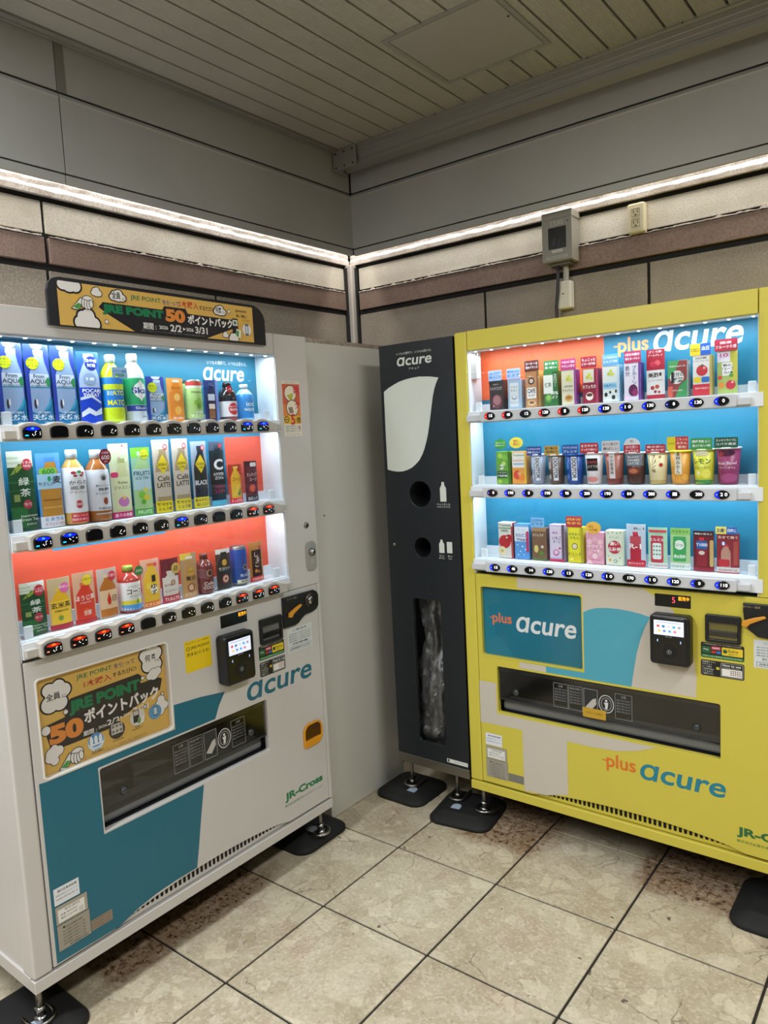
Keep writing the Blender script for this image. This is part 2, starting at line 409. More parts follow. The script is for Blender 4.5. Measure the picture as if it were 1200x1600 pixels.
wl = tag(MB().box(XW-.15, YL, -.1, XW-.008, YW+.15, ZC+.3, m_joint).build('wall_left'), kind='structure')
wr = tag(MB().box(XW-.008, YW+.008, -.1, XL, YW+.15, ZC+.3, m_joint).build('wall_right'), kind='structure')
PITCH = .728; ROWS = [(.0, .698), (.704, 1.398), (1.404, 2.098)]
def wall_tiles(side):
    par = wl if side == 'l' else wr
    def mk(a0, a1, z0, z1, m, proud=0.0, nm='wall_tile'):
        mb = MB()
        if side == 'l': mb.box(XW-.008, a0, z0, XW+proud, a1, z1, m, .0015, 1)
        else: mb.box(a0, YW-proud, z0, a1, YW+.008, z1, m, .0015, 1)
        mb.build(nm, par)
    if side == 'l': edges = [-.913-PITCH*k for k in (3, 2, 1, 0)]+[-.913+PITCH, .655]; edges2 = [-3.1, -.913, .655]
    else: edges = [-.645, .085, .813, .813+PITCH, .813+2*PITCH, .813+3*PITCH]; edges2 = [-.64, 2.9]
    for a, b in zip(edges, edges[1:]):
        for z0, z1 in ROWS: mk(a+.006, b-.006, z0, z1, m_wt_low)
    for a, b in zip(edges2, edges2[1:]):
        mk(a+.005, b-.005, 2.222, 2.327, m_wt_top, 0.0)
        mk(a+.008, b-.008, 2.121, 2.206, m_wt_mid, .01, 'brown_wall_tile')
        # ragged line of old white paint along the top of the brown tile
        bm = bmesh.new(); q = a+.01; prev = None
        while q < b-.01:
            z0 = 2.2075+random.uniform(-.001, .001); z1 = z0+random.uniform(.0015, .0065)
            if random.random() < .06: z1 += .006
            p = .0125+random.uniform(0, .002)
            cs = [(XW+p, q, z0), (XW+p, q, z1), (XW-.004, q, z1)] if side == 'l' else [(q, YW-p, z0), (q, YW-p, z1), (q, YW+.004, z1)]
            cur = [bm.verts.new(c) for c in cs]
            if prev:
                for k in range(2): bm.faces.new((prev[k], prev[k+1], cur[k+1], cur[k]))
            prev = cur; q += random.uniform(.008, .018)
        me = bpy.data.meshes.new('paint_edge'); bm.to_mesh(me); bm.free(); me.materials.append(m_paint)
        link('paint_edge', me, par)
wall_tiles('l'); wall_tiles('r')
# painted ledge above the tiles, seen through the slot below the fascia
def ledge(side):
    mb = MB()
    e0, e1 = (-4.5, .685) if side == 'l' else (-.68, 4.5)
    bm = mb.bm; mi = mb.mi(m_paint); prev = None; q = e0
    while q < e1+.02:
        j1 = random.uniform(-.004, .004); j2 = random.uniform(-.0025, .0025)
        prof = [(.012, 2.345), (.014, 2.362+j2), (.006+j2*.5, 2.378+j1), (.009, 2.392+j1), (.002, 2.40), (.0, 2.79)]
        cur = [bm.verts.new((XW+p, q, z) if side == 'l' else (q, YW-p, z)) for p, z in [(-.006, 2.345)]+prof]
        if prev:
            for k in range(len(cur)-1):
                fc = bm.faces.new((prev[k], prev[k+1], cur[k+1], cur[k])); fc.material_index = mi
        prev = cur; q += .035
    return mb
tag(ledge('l').build('painted_ledge', wl)); tag(ledge('r').build('painted_ledge', wr))
post = tag(MB().box(XW-.004, YW-.045, 0, XW+.045, YW+.004, 2.345, mat('#a8a29a', .5, .1), .008).box(XW+.046, YW-.02, 0, XW+.05, YW, 2.33, m_joint).box(XW, YW-.05, 0, XW+.02, YW-.046, 2.33, m_joint).build('trim_1'), kind='structure')

# ---- fascia boxes hanging in front of both walls
XF, YF = -.539, .55
def prism(name, prof, a0, a1, side, m, parent):
    """profile (depth behind face, z) swept along the wall"""
    bm = bmesh.new(); L = []
    for a in (a0, a1):
        ring = []
        for d, z in prof:
            ring.append(bm.verts.new((XF-d, a, z) if side == 'l' else (a, YF+d, z)))
        L.append(ring)
    n = len(prof)
    for k in range(n): bm.faces.new((L[0][k], L[0][(k+1) % n], L[1][(k+1) % n], L[1][k]))
    bm.faces.new(L[0]); bm.faces.new(L[1][::-1]); bmesh.ops.recalc_face_normals(bm, faces=bm.faces[:])
    me = bpy.data.meshes.new(name); bm.to_mesh(me); bm.free(); me.materials.append(m)
    return link(name, me, parent)
for side, num in (('l', 2), ('r', 3)):
    core = MB()
    if side == 'l': core.box(XF-.028, -4.6, 2.36, XF-.012, YF+.03, ZC, m_joint)
    else: core.box(XF-.03, YF+.012, 2.36, 4.6, YF+.028, ZC, m_joint)
    root = tag(core.build('trim_%d' % num), kind='structure')
    segs = [(-4.6, -.907), (-.903, YF)] if side == 'l' else [(XF, 4.6)]
    up = [(.006, 2.639), (.006, ZC), (.012, ZC), (.012, 2.639)]
    big = [(0, 2.3815), (0, 2.612), (-.003, 2.618), (.004, 2.631), (.012, 2.631), (.012, 2.382)]
    lip = [(.004, 2.350), (.003, 2.3765), (.018, 2.3765), (.018, 2.350)]
    for a, b in segs:
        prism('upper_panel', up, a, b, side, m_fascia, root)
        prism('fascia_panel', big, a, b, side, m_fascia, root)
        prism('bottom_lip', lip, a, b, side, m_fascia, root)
    if side == 'l': MB().box(XF-.005, -.875, 2.64, XF-.004, -.903, ZC-.012, mat('#77756d', .5)).build('cover_strip', root)

# ---- ceiling: ribbed slats, hatch, aluminium rail
ce = tag(MB().box(XW, YL, ZC+.014, XL, YW, ZC+.25, mat('#26241f', .9)).build('ceiling'), kind='structure')
def slat_mesh(wd, y0, y1):
    bm = bmesh.new(); n = 14; P = [(0, .012), (0, 0)]
    for k in range(n):
        a = .0+(wd)*(k+.15)/n; b = (wd)*(k+.5)/n
        P += [(a, 0), (b, .0013)]
    P += [(wd, 0), (wd, .012)]
    A = [bm.verts.new((x, y0, z)) for x, z in P]; B = [bm.verts.new((x, y1, z)) for x, z in P]
    for k in range(len(P)-1): bm.faces.new((A[k], A[k+1], B[k+1], B[k]))
    bmesh.ops.recalc_face_normals(bm, faces=bm.faces[:])
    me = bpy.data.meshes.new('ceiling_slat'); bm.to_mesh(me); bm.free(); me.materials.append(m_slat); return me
SP = .0982; X0 = -.213
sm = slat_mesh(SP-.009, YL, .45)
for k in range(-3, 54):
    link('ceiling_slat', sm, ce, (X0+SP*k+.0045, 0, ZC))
MB().box(XF-.001, YL, ZC-.006, X0-3*SP, .45, ZC+.012, m_alu).box(XF-.001, YL, ZC-.012, XF+.01, .45, ZC-.006, m_alu).build('edge_moulding', ce)
hat = empty('access_hatch', (.425, .045, ZC-.001)); hat['kind'] = 'structure'
HW, HH = .213, .206
plate_h = plate_mesh('hatch_frame', rr(-HW, -HH, HW, HH, .002), [rr(-HW+.017, -HH+.017, HW-.017, HH-.017, .002)], -.003, .006, m_alu, .001)
plate_h.transform(Matrix.Rotation(R(90), 4, 'X')); link('hatch_frame', plate_h, hat)
MB().box(-HW+.0195, -HH+.0195, -.0025, HW-.0195, HH-.0195, .006, mat('#a3a19c', .5), .001).build('hatch_door', hat)
MB().box(-HW+.01, -HH+.01, .001, HW-.01, HH-.01, .008, m_gap).build('hatch_gap', hat)
MB().cyl((HW-.03, -.05, -.004), (HW-.03, -.05, -.002), .004, m_gap).build('hatch_latch', hat)
def rail():
    bm = bmesh.new(); P = [(.438, ZC+.006), (.438, ZC-.006), (.444, ZC-.010), (.444, ZC-.03), (.446, ZC-.032), (.446, ZC-.048), (.448, ZC-.05), (.448, ZC-.066), (.444, ZC-.07), (.444, ZC-.082), (.437, ZC-.085), (.437, ZC-.091), (.50, ZC-.093), (.50, ZC+.006)]
    A = [bm.verts.new((XF+.002, y, z)) for y, z in P]; B = [bm.verts.new((4.6, y, z)) for y, z in P]
    n = len(P)
    for k in range(n): bm.faces.new((A[k], A[(k+1) % n], B[(k+1) % n], B[k]))
    bm.faces.new(A); bm.faces.new(B[::-1]); bmesh.ops.recalc_face_normals(bm, faces=bm.faces[:])
    me = bpy.data.meshes.new('trim_4'); bm.to_mesh(me); bm.free(); me.materials.append(m_alu); return me
rl = tag(link('trim_4', rail()), kind='structure')
MB().box(XF+.002, .4335, ZC-.092, XF+.14, .4375, ZC-.004, m_alu, .001, 1).build('end_plate', rl)
sb = MB()
for x, z in ((-.52, -.018), (-.47, -.018), (-.42, -.018), (-.52, -.08), (-.47, -.08), (-.42, -.08)): sb.cyl((x, .4335, ZC+z), (x, .4315, ZC+z), .0045, mat('#55524c', .4, .8), n=10)
for k in range(14): sb.cyl((-.3+.33*k, .438, ZC-.002), (-.3+.33*k, .4365, ZC-.002), .003, mat('#55524c', .4, .8), n=8)
sb.build('screws', rl)
MB().cyl((-.49, .46, ZC-.093), (-.49, .46, ZC-.12), .005, m_steel).cyl((-.49, .46, ZC-.112), (-.49, .46, ZC-.118), .009, m_steel, n=6).build('hanger_bolt', rl)
MB().box(-.56, .50, ZC-.05, 4.6, .56, ZC+.01, m_joint).build('rail_back', rl)
# walls that close the passage behind the camera
m_far = plaster('far_wall', '#9a948a', '#aaa49a', '#b5afa5', 2)
tag(MB().box(XL, YL, 0, XL+.1, YW+.1, ZC+.1, m_far).build('wall_east'), kind='structure')
tag(MB().box(XW-.1, YL-.1, 0, XL, YL, ZC+.1, m_far).build('wall_back'), kind='structure')

# ------------------------------------------------------------------ vending machines
# local frame: X along the front (left to right), Y into the machine (front face at 0), Z up
W = 1.11
TEAL = '#1b7b95'; TEALP = '#17667c'
BARZ = (1.529, 1.264, 1.001)        # centres of the three selection bars
BASE = (1.551, 1.290, 1.026)        # standing height of the samples
def acure(p, cx, cz, wd, c, e=None, hgt=None):
    p.text('ɑcure', cx, cz, wd, hgt, c, .04, .16, e=e)
def plus(p, cx, cz, wd, c, e=None):
    p.text('plus', cx, cz, wd, None, c, .05, e=e); p.rect(cx-wd*.64, cz+wd*.02, cx-wd*.42, cz+wd*.065, c, e=e)
def cloud(p, cx, cz, s, blobs=((0, 0, 1), (-.8, -.2, .62), (.75, -.25, .68), (.15, .55, .7), (-.5, .45, .55)), sq=1.0, lw=.2):
    for a, b, q in blobs: p.ell(cx+a*s, cz+b*s*sq, (q+lw)*s, (q+lw)*s*sq, '#15171c')
    for a, b, q in blobs: p.ell(cx+a*s, cz+b*s*sq, q*s, q*s*sq, '#e9e6e2')
def hand(p, cx, cz, s, sq=1.0):
    q = lambda a, b: (cx+a*s, cz+b*s*sq)
    p.poly([q(-2.1, -1.15), q(-.1, 1.2), q(1.1, .85), q(-.7, -1.35)], '#15171c')
    p.poly([q(-1.85, -1.02), q(-.05, 1.05), q(.85, .8), q(-.72, -1.18)], '#e9e6e2')
    p.poly([q(-1.6, -.75), q(-.62, .1), q(.1, -.15), q(-.75, -1.1)], '#4f9a3f')
    for a, b, w, h in ((1.25, .75, 1.05, .8), (.45, .1, .36, .8), (.95, -.1, .36, .85), (1.45, -.1, .36, .8), (1.9, .15, .34, .7)):
        p.ell(*q(a, b), (w+.12)*s, (h+.12)*s*sq, '#15171c')
        p.ell(*q(a, b), w*s, h*s*sq, '#e9e6e2')

def button_left(lit):
    """domed black selection button with a price display"""
    me = plate_mesh('selection_button', [(-.0225, -.010), (-.0215, -.0135), (-.018, -.0155), (.018, -.0155), (.0215, -.0135), (.0225, -.010), (.0225, .005), (.020, .0105), (.013, .0138), (0, .0152), (-.013, .0138), (-.020, .0105), (-.0225, .005)], [], -.0365, -.028, m_bt, .002)
    return me
m_bt = mat('#07090d', .18)
SEG = {0: (-1, 1, 0, 1), 1: (-1, 0, 0, 1), 2: (0, 1, 1, 1)}
def seg_digit(p, x, z, s, on):
    w, h, t = s*.5, s, s*.13
    S = {'a': (-w/2+t, h/2-t/2, w/2-t, h/2+t/2), 'g': (-w/2+t, -t/2, w/2-t, t/2), 'd': (-w/2+t, -h/2-t/2, w/2-t, -h/2+t/2),
         'f': (-w/2-t/2, t*.8, -w/2+t/2, h/2-t*.8), 'b': (w/2-t/2, t*.8, w/2+t/2, h/2-t*.8), 'e': (-w/2-t/2, -h/2+t*.8, -w/2+t/2, -t*.8), 'c': (w/2-t/2, -h/2+t*.8, w/2+t/2, -t*.8)}
    for q in on:
        x0, z0, x1, z1 = S[q]
        p.rect(x+x0, z+z0, x+x1, z+z1, '#ffffff', e=1.5)

def machine(kind):
    left = kind == 'white'
    mb_ = m_white if left else m_yel
    loc, rot = ((0, -1.502, 0), R(90)) if left else ((.352, 0, 0), 0)
    t = empty('vending_machine', loc, rot)
    if left: tag(t, 'white and teal drink vending machine with orange lower shelf against the left wall', 'vending machine')
    else: tag(t, 'yellow drink vending machine with white and blue curves beside the dark recycling bin', 'vending machine')
    wx0, wx1, wz0, wz1 = (.052, .962, .984, 1.763) if left else (.048, .999, .978, 1.763)
    m_cab = mat(WHITE, .4) if left else m_yel
    # cabinet: a hollow shell behind the door
    c = MB()
    c.box(.006, .062, .175, .03, .66, 1.822, m_cab, .003).box(W-.03, .062, .175, W-.006, .66, 1.822, m_cab, .003)
    c.box(.03, .062, 1.79, W-.03, .66, 1.822, m_cab).box(.03, .62, .175, W-.03, .66, 1.79, m_cab).box(.03, .10, .175, W-.03, .62, .97, m_dark)
    c.build('cabinet', t)
    k = MB().box(0, .0, .139, W, .02, .172, mb_, .0015, 1).box(0, .02, .139, .02, .66, .176, mb_, .0015, 1).box(W-.02, .02, .139, W, .66, .176, mb_, .0015, 1).box(.02, .02, .15, W-.02, .655, .17, m_dark)
    k.build('kick_bar', t)
    MB().box(.02, .026, .171, W-.02, .06, .19, m_gap).build('shadow_gap', t)
    # door made of stiles, header and lower panel with fine seams
    g = .0012
    s0, s1 = .052, (.957 if left else .984)
    if left: s0 = .0505
    MB().box(0, 0, .176, s0-g, .058, 1.83, mb_, .006, 3).build('left_stile', t)
    zl = wz0-.012
    lpx = W-.018 if left else W-.02
    MB().box(s1+g, 0, zl+g, W, .058, 1.83, mb_, .0025).build('right_stile', t); MB().box(lpx+g, 0, .178, W, .058, zl+g-.0005, mb_, .0025).build('lower_edge_strip', t)
    plate('header', [(s0+g, wz1), (s1-g, wz1), (s1-g, 1.83), (s0+g, 1.83)], [], 0, .058, mb_, t, .0015)
    MB().box(.03, .035, wz1+.003, W-.03, .06, 1.826, m_gap).build('door_back', t)
    # lower panel: curved bottom edge over the vent grille
    va0, va1 = (.225, .89) if left else (.255, .95)
    def arc(n=16):
        P = []
        for i in range(n+1):
            a = i/n; x = va1+(va0-va1)*a
            P.append((x, .182+.032*min(1, math.sin(math.pi*a)**.62*1.02)))
        return P
    pz0, pz1, px0, px1 = .668, .922, .077, .459
    if not left: px0, px1 = .071, .455
    dx0, dx1 = (.222, .823) if left else (.128, .883)
    dz0, dz1 = (.464, .637) if left else (.460, .632)
    outer = [(s0+g, .182), (s0+g, zl), (lpx-g, zl), (lpx-g, .182)]+[p for p in arc()]
    plate('lower_panel', outer, [rr(px0, pz0, px1, pz1, (.008, .008, .008, .012)), rr(dx0, dz0, dx1, dz1, .006)], 0, .02, mb_, t, .001)
    # vent grille behind the arc
    vz = MB().box(va0-.02, .012, .176, va1+.02, .018, .222, mb_)
    n = int((va1-va0)/.0165)
    for i in range(n+1):
        x = va0+.015+(va1-va0-.03)*i/n; a = (x-va0)/(va1-va0); top = .182+.032*min(1, math.sin(math.pi*a)**.62*1.02)-.004
        if top-.187 > .003: vz.merge(_slot(x, .187, top), m_gap)
    vz.build('vent_grille', t)
    # poster window
    plate('poster_trim', rr(px0-.004, pz0-.004, px1+.004, pz1+.004, .013), [rr(px0+.001, pz0+.001, px1-.001, pz1-.001, .009)], -.0012, .016, mat('#e6e2dc', .3) if left else mb_, t, .0008)
    c = MB().box(px0-.003, .018, pz0-.003, px1+.003, .0185, pz1+.003, mat('#8f8a80' if left else '#1a5a6e', .5)); c.build('poster_recess', t)
    po = poster_left() if left else poster_right()
    po.parent = t; po.location = (px0, .0165, pz0)
    MB().box(px0, .003, pz0, px1, .0045, pz1, m_poster_glass).build('poster_cover', t)
    # dispensing port with its flap
    d = MB().box(dx0-.006, .1, dz0-.006, dx1+.006, .11, dz1+.006, mat('#6c6f6e', .4)).box(dx0-.006, .02, dz0-.01, dx1+.006, .11, dz0, m_black).box(dx0-.006, .02, dz1, dx1+.006, .11, dz1+.008, m_black)
    d.box(dx0-.01, .02, dz0-.01, dx0-.002, .11, dz1+.008, m_black).box(dx1+.002, .02, dz0-.01, dx1+.01, .11, dz1+.008, m_black)
    d.box(dx0+.0, .035, dz0, dx1, .1, dz0+.035, mat('#77797a', .35), .01).build('dispensing_port', t)
    fp = MB().box(dx0+.002, .008, dz0+.052, dx1-.002, .012, dz1-.004, m_smoke, .001).box(dx0+.002, .009, dz0+.047, dx1-.002, .02, dz0+.053, mat('#2b2d30', .3), .002).box(dx0+.002, .012, dz1-.02, dx1-.002, .02, dz1-.002, m_black, .002)
    fp = fp.build('flap', t)
    for xx in (dx0+.07, dx1-.07): MB().cyl((xx, .008, dz0+.083), (xx, .002, dz0+.083), .013, mat('#3a3c3f', .15), .0085).build('flap_lock', fp)
    q = Print(.008, rough=.4); G = '#9fa2a4'; cx = (dx0+dx1)/2
    bx = dx0+(.235 if left else .215); bz0, bz1 = dz0+.062, dz1-.026
    for a, b in ((bx, bx+.052), (bx+.056, bx+.104), (bx+.217 if not left else bx+.217, bx+.272)):
        q.line([(a, bz0), (b, bz0), (b, bz1), (a, bz1), (a, bz0)], .0011, G)
        q.text('注意' if a != bx+.056 else '商品の取り', (a+b)/2, bz1-.009, None, .008, G)
        for i in range(5): q.text('取出口に手を入れないで', (a+b)/2, bz1-.021-.0095*i, (b-a)*.84, .006, G)
    q.rect(bx+.109, bz0, bx+.158, bz1, G); q.rect(bx+.1105, bz0+.0015, bx+.1565, bz1-.0015, '#2a2c2e')
    q.poly([(bx+.115, bz0+.02), (bx+.14, bz0+.05), (bx+.152, bz0+.055), (bx+.153, bz0+.035), (bx+.135, bz0+.012)], '#b9b4ae')
    q.ell(bx+.187, (bz0+bz1)/2, .026, .031, '#d4d4d4'); q.ell(bx+.187, (bz0+bz1)/2, .0235, .0285, '#2a2c2e'); q.ell(bx+.187, (bz0+bz1)/2, .0175, .022, '#d4d4d4'); q.ell(bx+.187, (bz0+bz1)/2, .0165, .021, '#2a2c2e')
    q.ell(bx+.187, (bz0+bz1)/2+.011, .004, .0045, '#d4d4d4'); q.poly([(bx+.179, (bz0+bz1)/2+.004), (bx+.194, (bz0+bz1)/2+.006), (bx+.192, (bz0+bz1)/2-.008), (bx+.19, (bz0+bz1)/2-.018), (bx+.182, (bz0+bz1)/2-.017), (bx+.184, (bz0+bz1)/2-.006)], '#d4d4d4')
    if not left: q.rect(bx+.105, bz0-.035+.02, bx+.185, bz0+.018, '#c29a2c')
    if not left: q.text('お釣りの確認', bx+.145, bz0+.002, .06, .009, '#6d5513')
    q.build('warning_print', fp)
    # display window
    ww = mat('#dfe6ea', .5)
    b = MB().box(wx0-.012, .012, wz0-.03, wx0, .105, wz1+.01, ww).box(wx1, .012, wz0-.03, wx1+.012, .105, wz1+.01, ww).box(wx0, .014, wz1+.0, wx1, .105, wz1+.012, ww).box(wx0, .012, wz0-.04, wx1, .105, wz0-.025, ww)
    b.box(s0-g, .003, wz0-.01, s0+.0012, .095, wz1, ww).box(s1-.0012, .003, wz0-.01, s1+g, .095, wz1, ww)
    b.build('display_surround', t)
    bk = MB(); mt = mat('#136f8c', .5); mo = mat('#c94a2f', .5) if left else mat('#e0602f', .5)
    if left:
        bk.box(wx0, .092, 1.5, wx1, .1, wz1, mt).box(wx0, .092, 1.245, .80, .1, 1.5, mt).box(.80, .092, 1.245, wx1, .1, 1.5, mo).box(wx0, .092, wz0-.03, wx1, .1, 1.245, mo)
        bk.box(.2, .0915, 1.222, .55, .093, 1.246, mt)
    else:
        bk.box(wx0, .092, 1.59, .512, .1, wz1, mo).box(wx0, .0915, 1.45, .512, .1, 1.59, mt).box(.512, .092, 1.45, wx1, .1, wz1, mt).box(wx0, .092, wz0-.03, wx1, .1, 1.45, mt)
    bk.build('display_backdrop', t)
    q = Print(.0915)
    if left:
        acure(q, .819, 1.701, .168, '#f2f6f8'); q.text('いつもの場所で、いつもは変わる。', .835, 1.737, .165, .013, '#f2f6f8')
    else:
        acure(q, .80, 1.726, .258, '#f2f6f8'); plus(q, .607, 1.722, .097, '#f09a5a')
    q.build('backdrop_logo', t)
    for i, z in enumerate(BASE):
        tr = MB().box(wx0+.001, .006, z-.012, wx1-.001, .092, z-.002, mat('#e8edf0', .45), .001, 1).box(wx0+.001, .084, z-.004, wx1-.001, .0915, z+.004+(.02 if i < 2 else .028), mat('#e2e8ec', .5))
        for xx in (wx0+.02, wx1-.045): tr.box(xx, .02, z-.003, xx+.022, .03, z+.03, mat('#e6ecf0', .2), .002)
        tr.build('sample_shelf', t)
    # LED strips: under the top edge and under the two upper shelves
    for i, zt in enumerate((wz1+.001, BASE[0]-.013, BASE[1]-.013)):
        ls = MB().box(wx0+.004, .010, zt-.006, wx1-.004, .022, zt-.001, mat('#e9f4ff', .4))
        for j in range(15): ls.box(wx0+.03+(wx1-wx0-.06)*j/14-.003, .012, zt-.0078, wx0+.03+(wx1-wx0-.06)*j/14+.003, .019, zt-.006, mat('#dff2ff', .4, 0, 14.0))
        ls.build('led_strip', t)
        if i: MB().box(wx0+.004, .0055, zt-.018, wx1-.004, .0085, zt+.002, mat('#d9ecfa', .4, 0, .75)).build('light_diffuser', t)
        l = bpy.data.lights.new('led_light', 'AREA'); l.shape = 'RECTANGLE'; l.size = wx1-wx0-.03; l.size_y = .012
        l.energy = (2.6, 2.0, 2.0)[i]*LEDP; l.color = (.80, .93, 1)
        lo = bpy.data.objects.new('led_light', l); COL.objects.link(lo); lo.parent = t
        lo.location = ((wx0+wx1)/2, .016, zt-.0095); lo.rotation_euler = Vector((0, .12, -1)).to_track_quat('-Z', 'Y').to_euler()
    # glass in three lights between the bars
    for a, b_ in ((BARZ[0]+.022, wz1-.001), (BARZ[1]+.02, BARZ[0]-.02), (BARZ[2]+.02, BARZ[1]-.02)):
        MB().box(wx0+.001, -.001, a, wx1-.001, .0025, b_, m_glass).build('display_glass', t)
    # selection bars
    m_bar = mat('#b7b2ab', .35) if left else mat('#c9ccd0', .3)
    bx0, bx1 = (.083, .925) if left else (.112, .935)
    b0 = .113 if left else .152
    for i, z in enumerate(BARZ):
        if left:
            P = [(bx0+.004, z-.0205), (bx1-.004, z-.0205), (bx1, z-.016), (bx1, z+.008)]
            for j in range(11, -1, -1):
                x = b0+.0677*j
                P += [(x+.0339, z+.0175)] if j < 11 else [(x+.03, z+.0165)]
                P += [(x+.024, z+.019), (x+.013, z+.0235), (x, z+.0248), (x-.013, z+.0235), (x-.024, z+.019)]
            P += [(bx0, z+.016), (bx0, z-.016)]
        else:
            P = rr(bx0, z-.0185, bx1, z+.0185, .006)
            if i == 2: P = rr(bx0, z-.0185, bx1, z+.0185, .006)
        bar = plate('selection_bar', P, [], -.030, -.003, m_bar, t, .003)
        e = MB()
        e.box(bx1-.002, -.022, z-.014, wx1-.012 if left else wx1-.03, -.003, z+.006, m_bar, .002).box(wx0+.002, -.018, z-.015, bx0+.002, -.003, z+.006, m_bar, .002)
        e.box(wx0+.001, -.004, z-.02, wx1-.001, .008, z+.019, mat('#dfe4e8', .4))
        e.build('bar_bracket', bar)
        for j in range(12):
            x = b0+.0677*j
            if left:
                lit = LBT[i][j]
                me = button_left(lit).copy() if 0 else button_left(lit)
                p = Print(-.0365, rough=.2)
                if lit in 'bB': 
                    arcp = [(x-.0190, z+.0075), (x-.012, z+.0112), (x, z+.0128), (x+.012, z+.0112), (x+.0190, z+.0075), (x+.010, z+.0045), (x, z+.0035), (x-.010, z+.0045)]
                    p.poly(arcp, '#0a1fd8', 1.3); p.ell(x, z+.009, .004, .0025, '#2f7dff', 2.0); p.rect(x-.019, z-.009, x-.011, z-.006, '#19b8e0', e=1.5)
                elif lit in 'rR':
                    arcp = [(x-.0190, z+.0075), (x-.012, z+.0112), (x, z+.0128), (x+.012, z+.0112), (x+.0190, z+.0075), (x+.010, z+.0045), (x, z+.0035), (x-.010, z+.0045)]
                    p.poly(arcp, '#a8200c', 1.0); p.ell(x, z+.009, .006, .0025, '#ff5a1e', 1.8); p.rect(x-.018, z-.007, x-.012, z-.0045, '#ff8a60', e=1.6)
                if lit != '.':
                    D = LDG[(i*5+j*3) % len(LDG)]
                    for q_, on in enumerate(D): seg_digit(p, x+.001+q_*.0068, z-.003, .0098, on)
            else:
                lit = RBT[i][j]
                me = plate_mesh('selection_button', ell(0, 0, .0205, .0130, 24), [], -.0345, -.028, m_bt, .0015)
                p = Print(-.0345, rough=.2)
                if lit in 'bdr':
                    col = {'b': '#0c22ee', 'd': '#0a1560', 'r': '#c01414'}[lit]; em = {'b': 1.6, 'd': .5, 'r': 1.1}[lit]
                    P2 = [(x+.0185*math.cos(a), z+.0112*math.sin(a)) for a in [R(q_) for q_ in range(115, 246, 10)]]+[(x-.004-.006*math.cos(a), z+.0098*math.sin(a)) for a in [R(q_) for q_ in range(-90, 91, 20)]]
                    p.poly(P2, col, em); p.rect(x-.0155, z-.001, x-.0115, z+.001, '#8fb4ff' if lit != 'r' else '#ffb0a0', e=1.5)
                s = RTX[i][j]
                if s.strip(): p.text(s, x+.006, z+.001, min(.0062*len(s), .0205), .0095, '#ffffff', .03, e=1.5)
            me.transform(Matrix.Translation((x, 0, z)))
            o = link('selection_button', me, bar)
            if p.F:
                # the lit price belongs to the button: join the layers into its mesh
                base = len(me.materials); bm = bmesh.new(); bm.from_mesh(me); vs = [bm.verts.new(v) for v in p.V]
                for fc, mi in zip(p.F, p.I):
                    try: nf = bm.faces.new([vs[a] for a in fc]); nf.material_index = base+mi
                    except ValueError: pass
                bm.to_mesh(me); bm.free()
                for mm in p.mats: me.materials.append(mm)
    if not left:
        MB().box(wx0+.002, .02, 1.664, wx0+.03, .05, 1.742, mat('#d5d2cc', .5), .002).tube([(wx0+.012, .04, 1.742), (wx0+.010, .04, 1.762)], .0015, mat('#e8e8e8')).tube([(wx0+.022, .04, 1.742), (wx0+.026, .04, 1.762)], .0015, mat('#e8e8e8')).build('lamp_driver', t)
    # legs: threaded foot in a steel shoe
    for x, y in ((.026, .045), (W-.026, .045), (.05, .60), (W-.05, .60)):
        zb = .0385
        lg = MB().cyl((x, y, zb+.002), (x, y, .15), .008, m_steel, n=12).cyl((x, y, zb), (x, y, zb+.010), .015, m_chrome, n=18).cyl((x, y, zb+.022), (x, y, zb+.034), .013, m_chrome, n=6)
        lg.tube([(x-.032, y+.03, zb+.006), (x-.032, y, zb+.006)]+[(x-.032*math.cos(R(a)), y-.032*math.sin(R(a)), zb+.006) for a in range(20, 161, 20)]+[(x+.032, y, zb+.006), (x+.032, y+.03, zb+.006)], .005, m_chrome)
        lg.build('leg', t)
    return t
def _slot(x, z0, z1, w=.0046):
    bm = bmesh.new(); P = rr(x-w, z0, x+w, z1, min(.003, (z1-z0)/2.1), 3)
    A = [bm.verts.new((a, .0112, b)) for a, b in P]; bm.faces.new(A); return bm

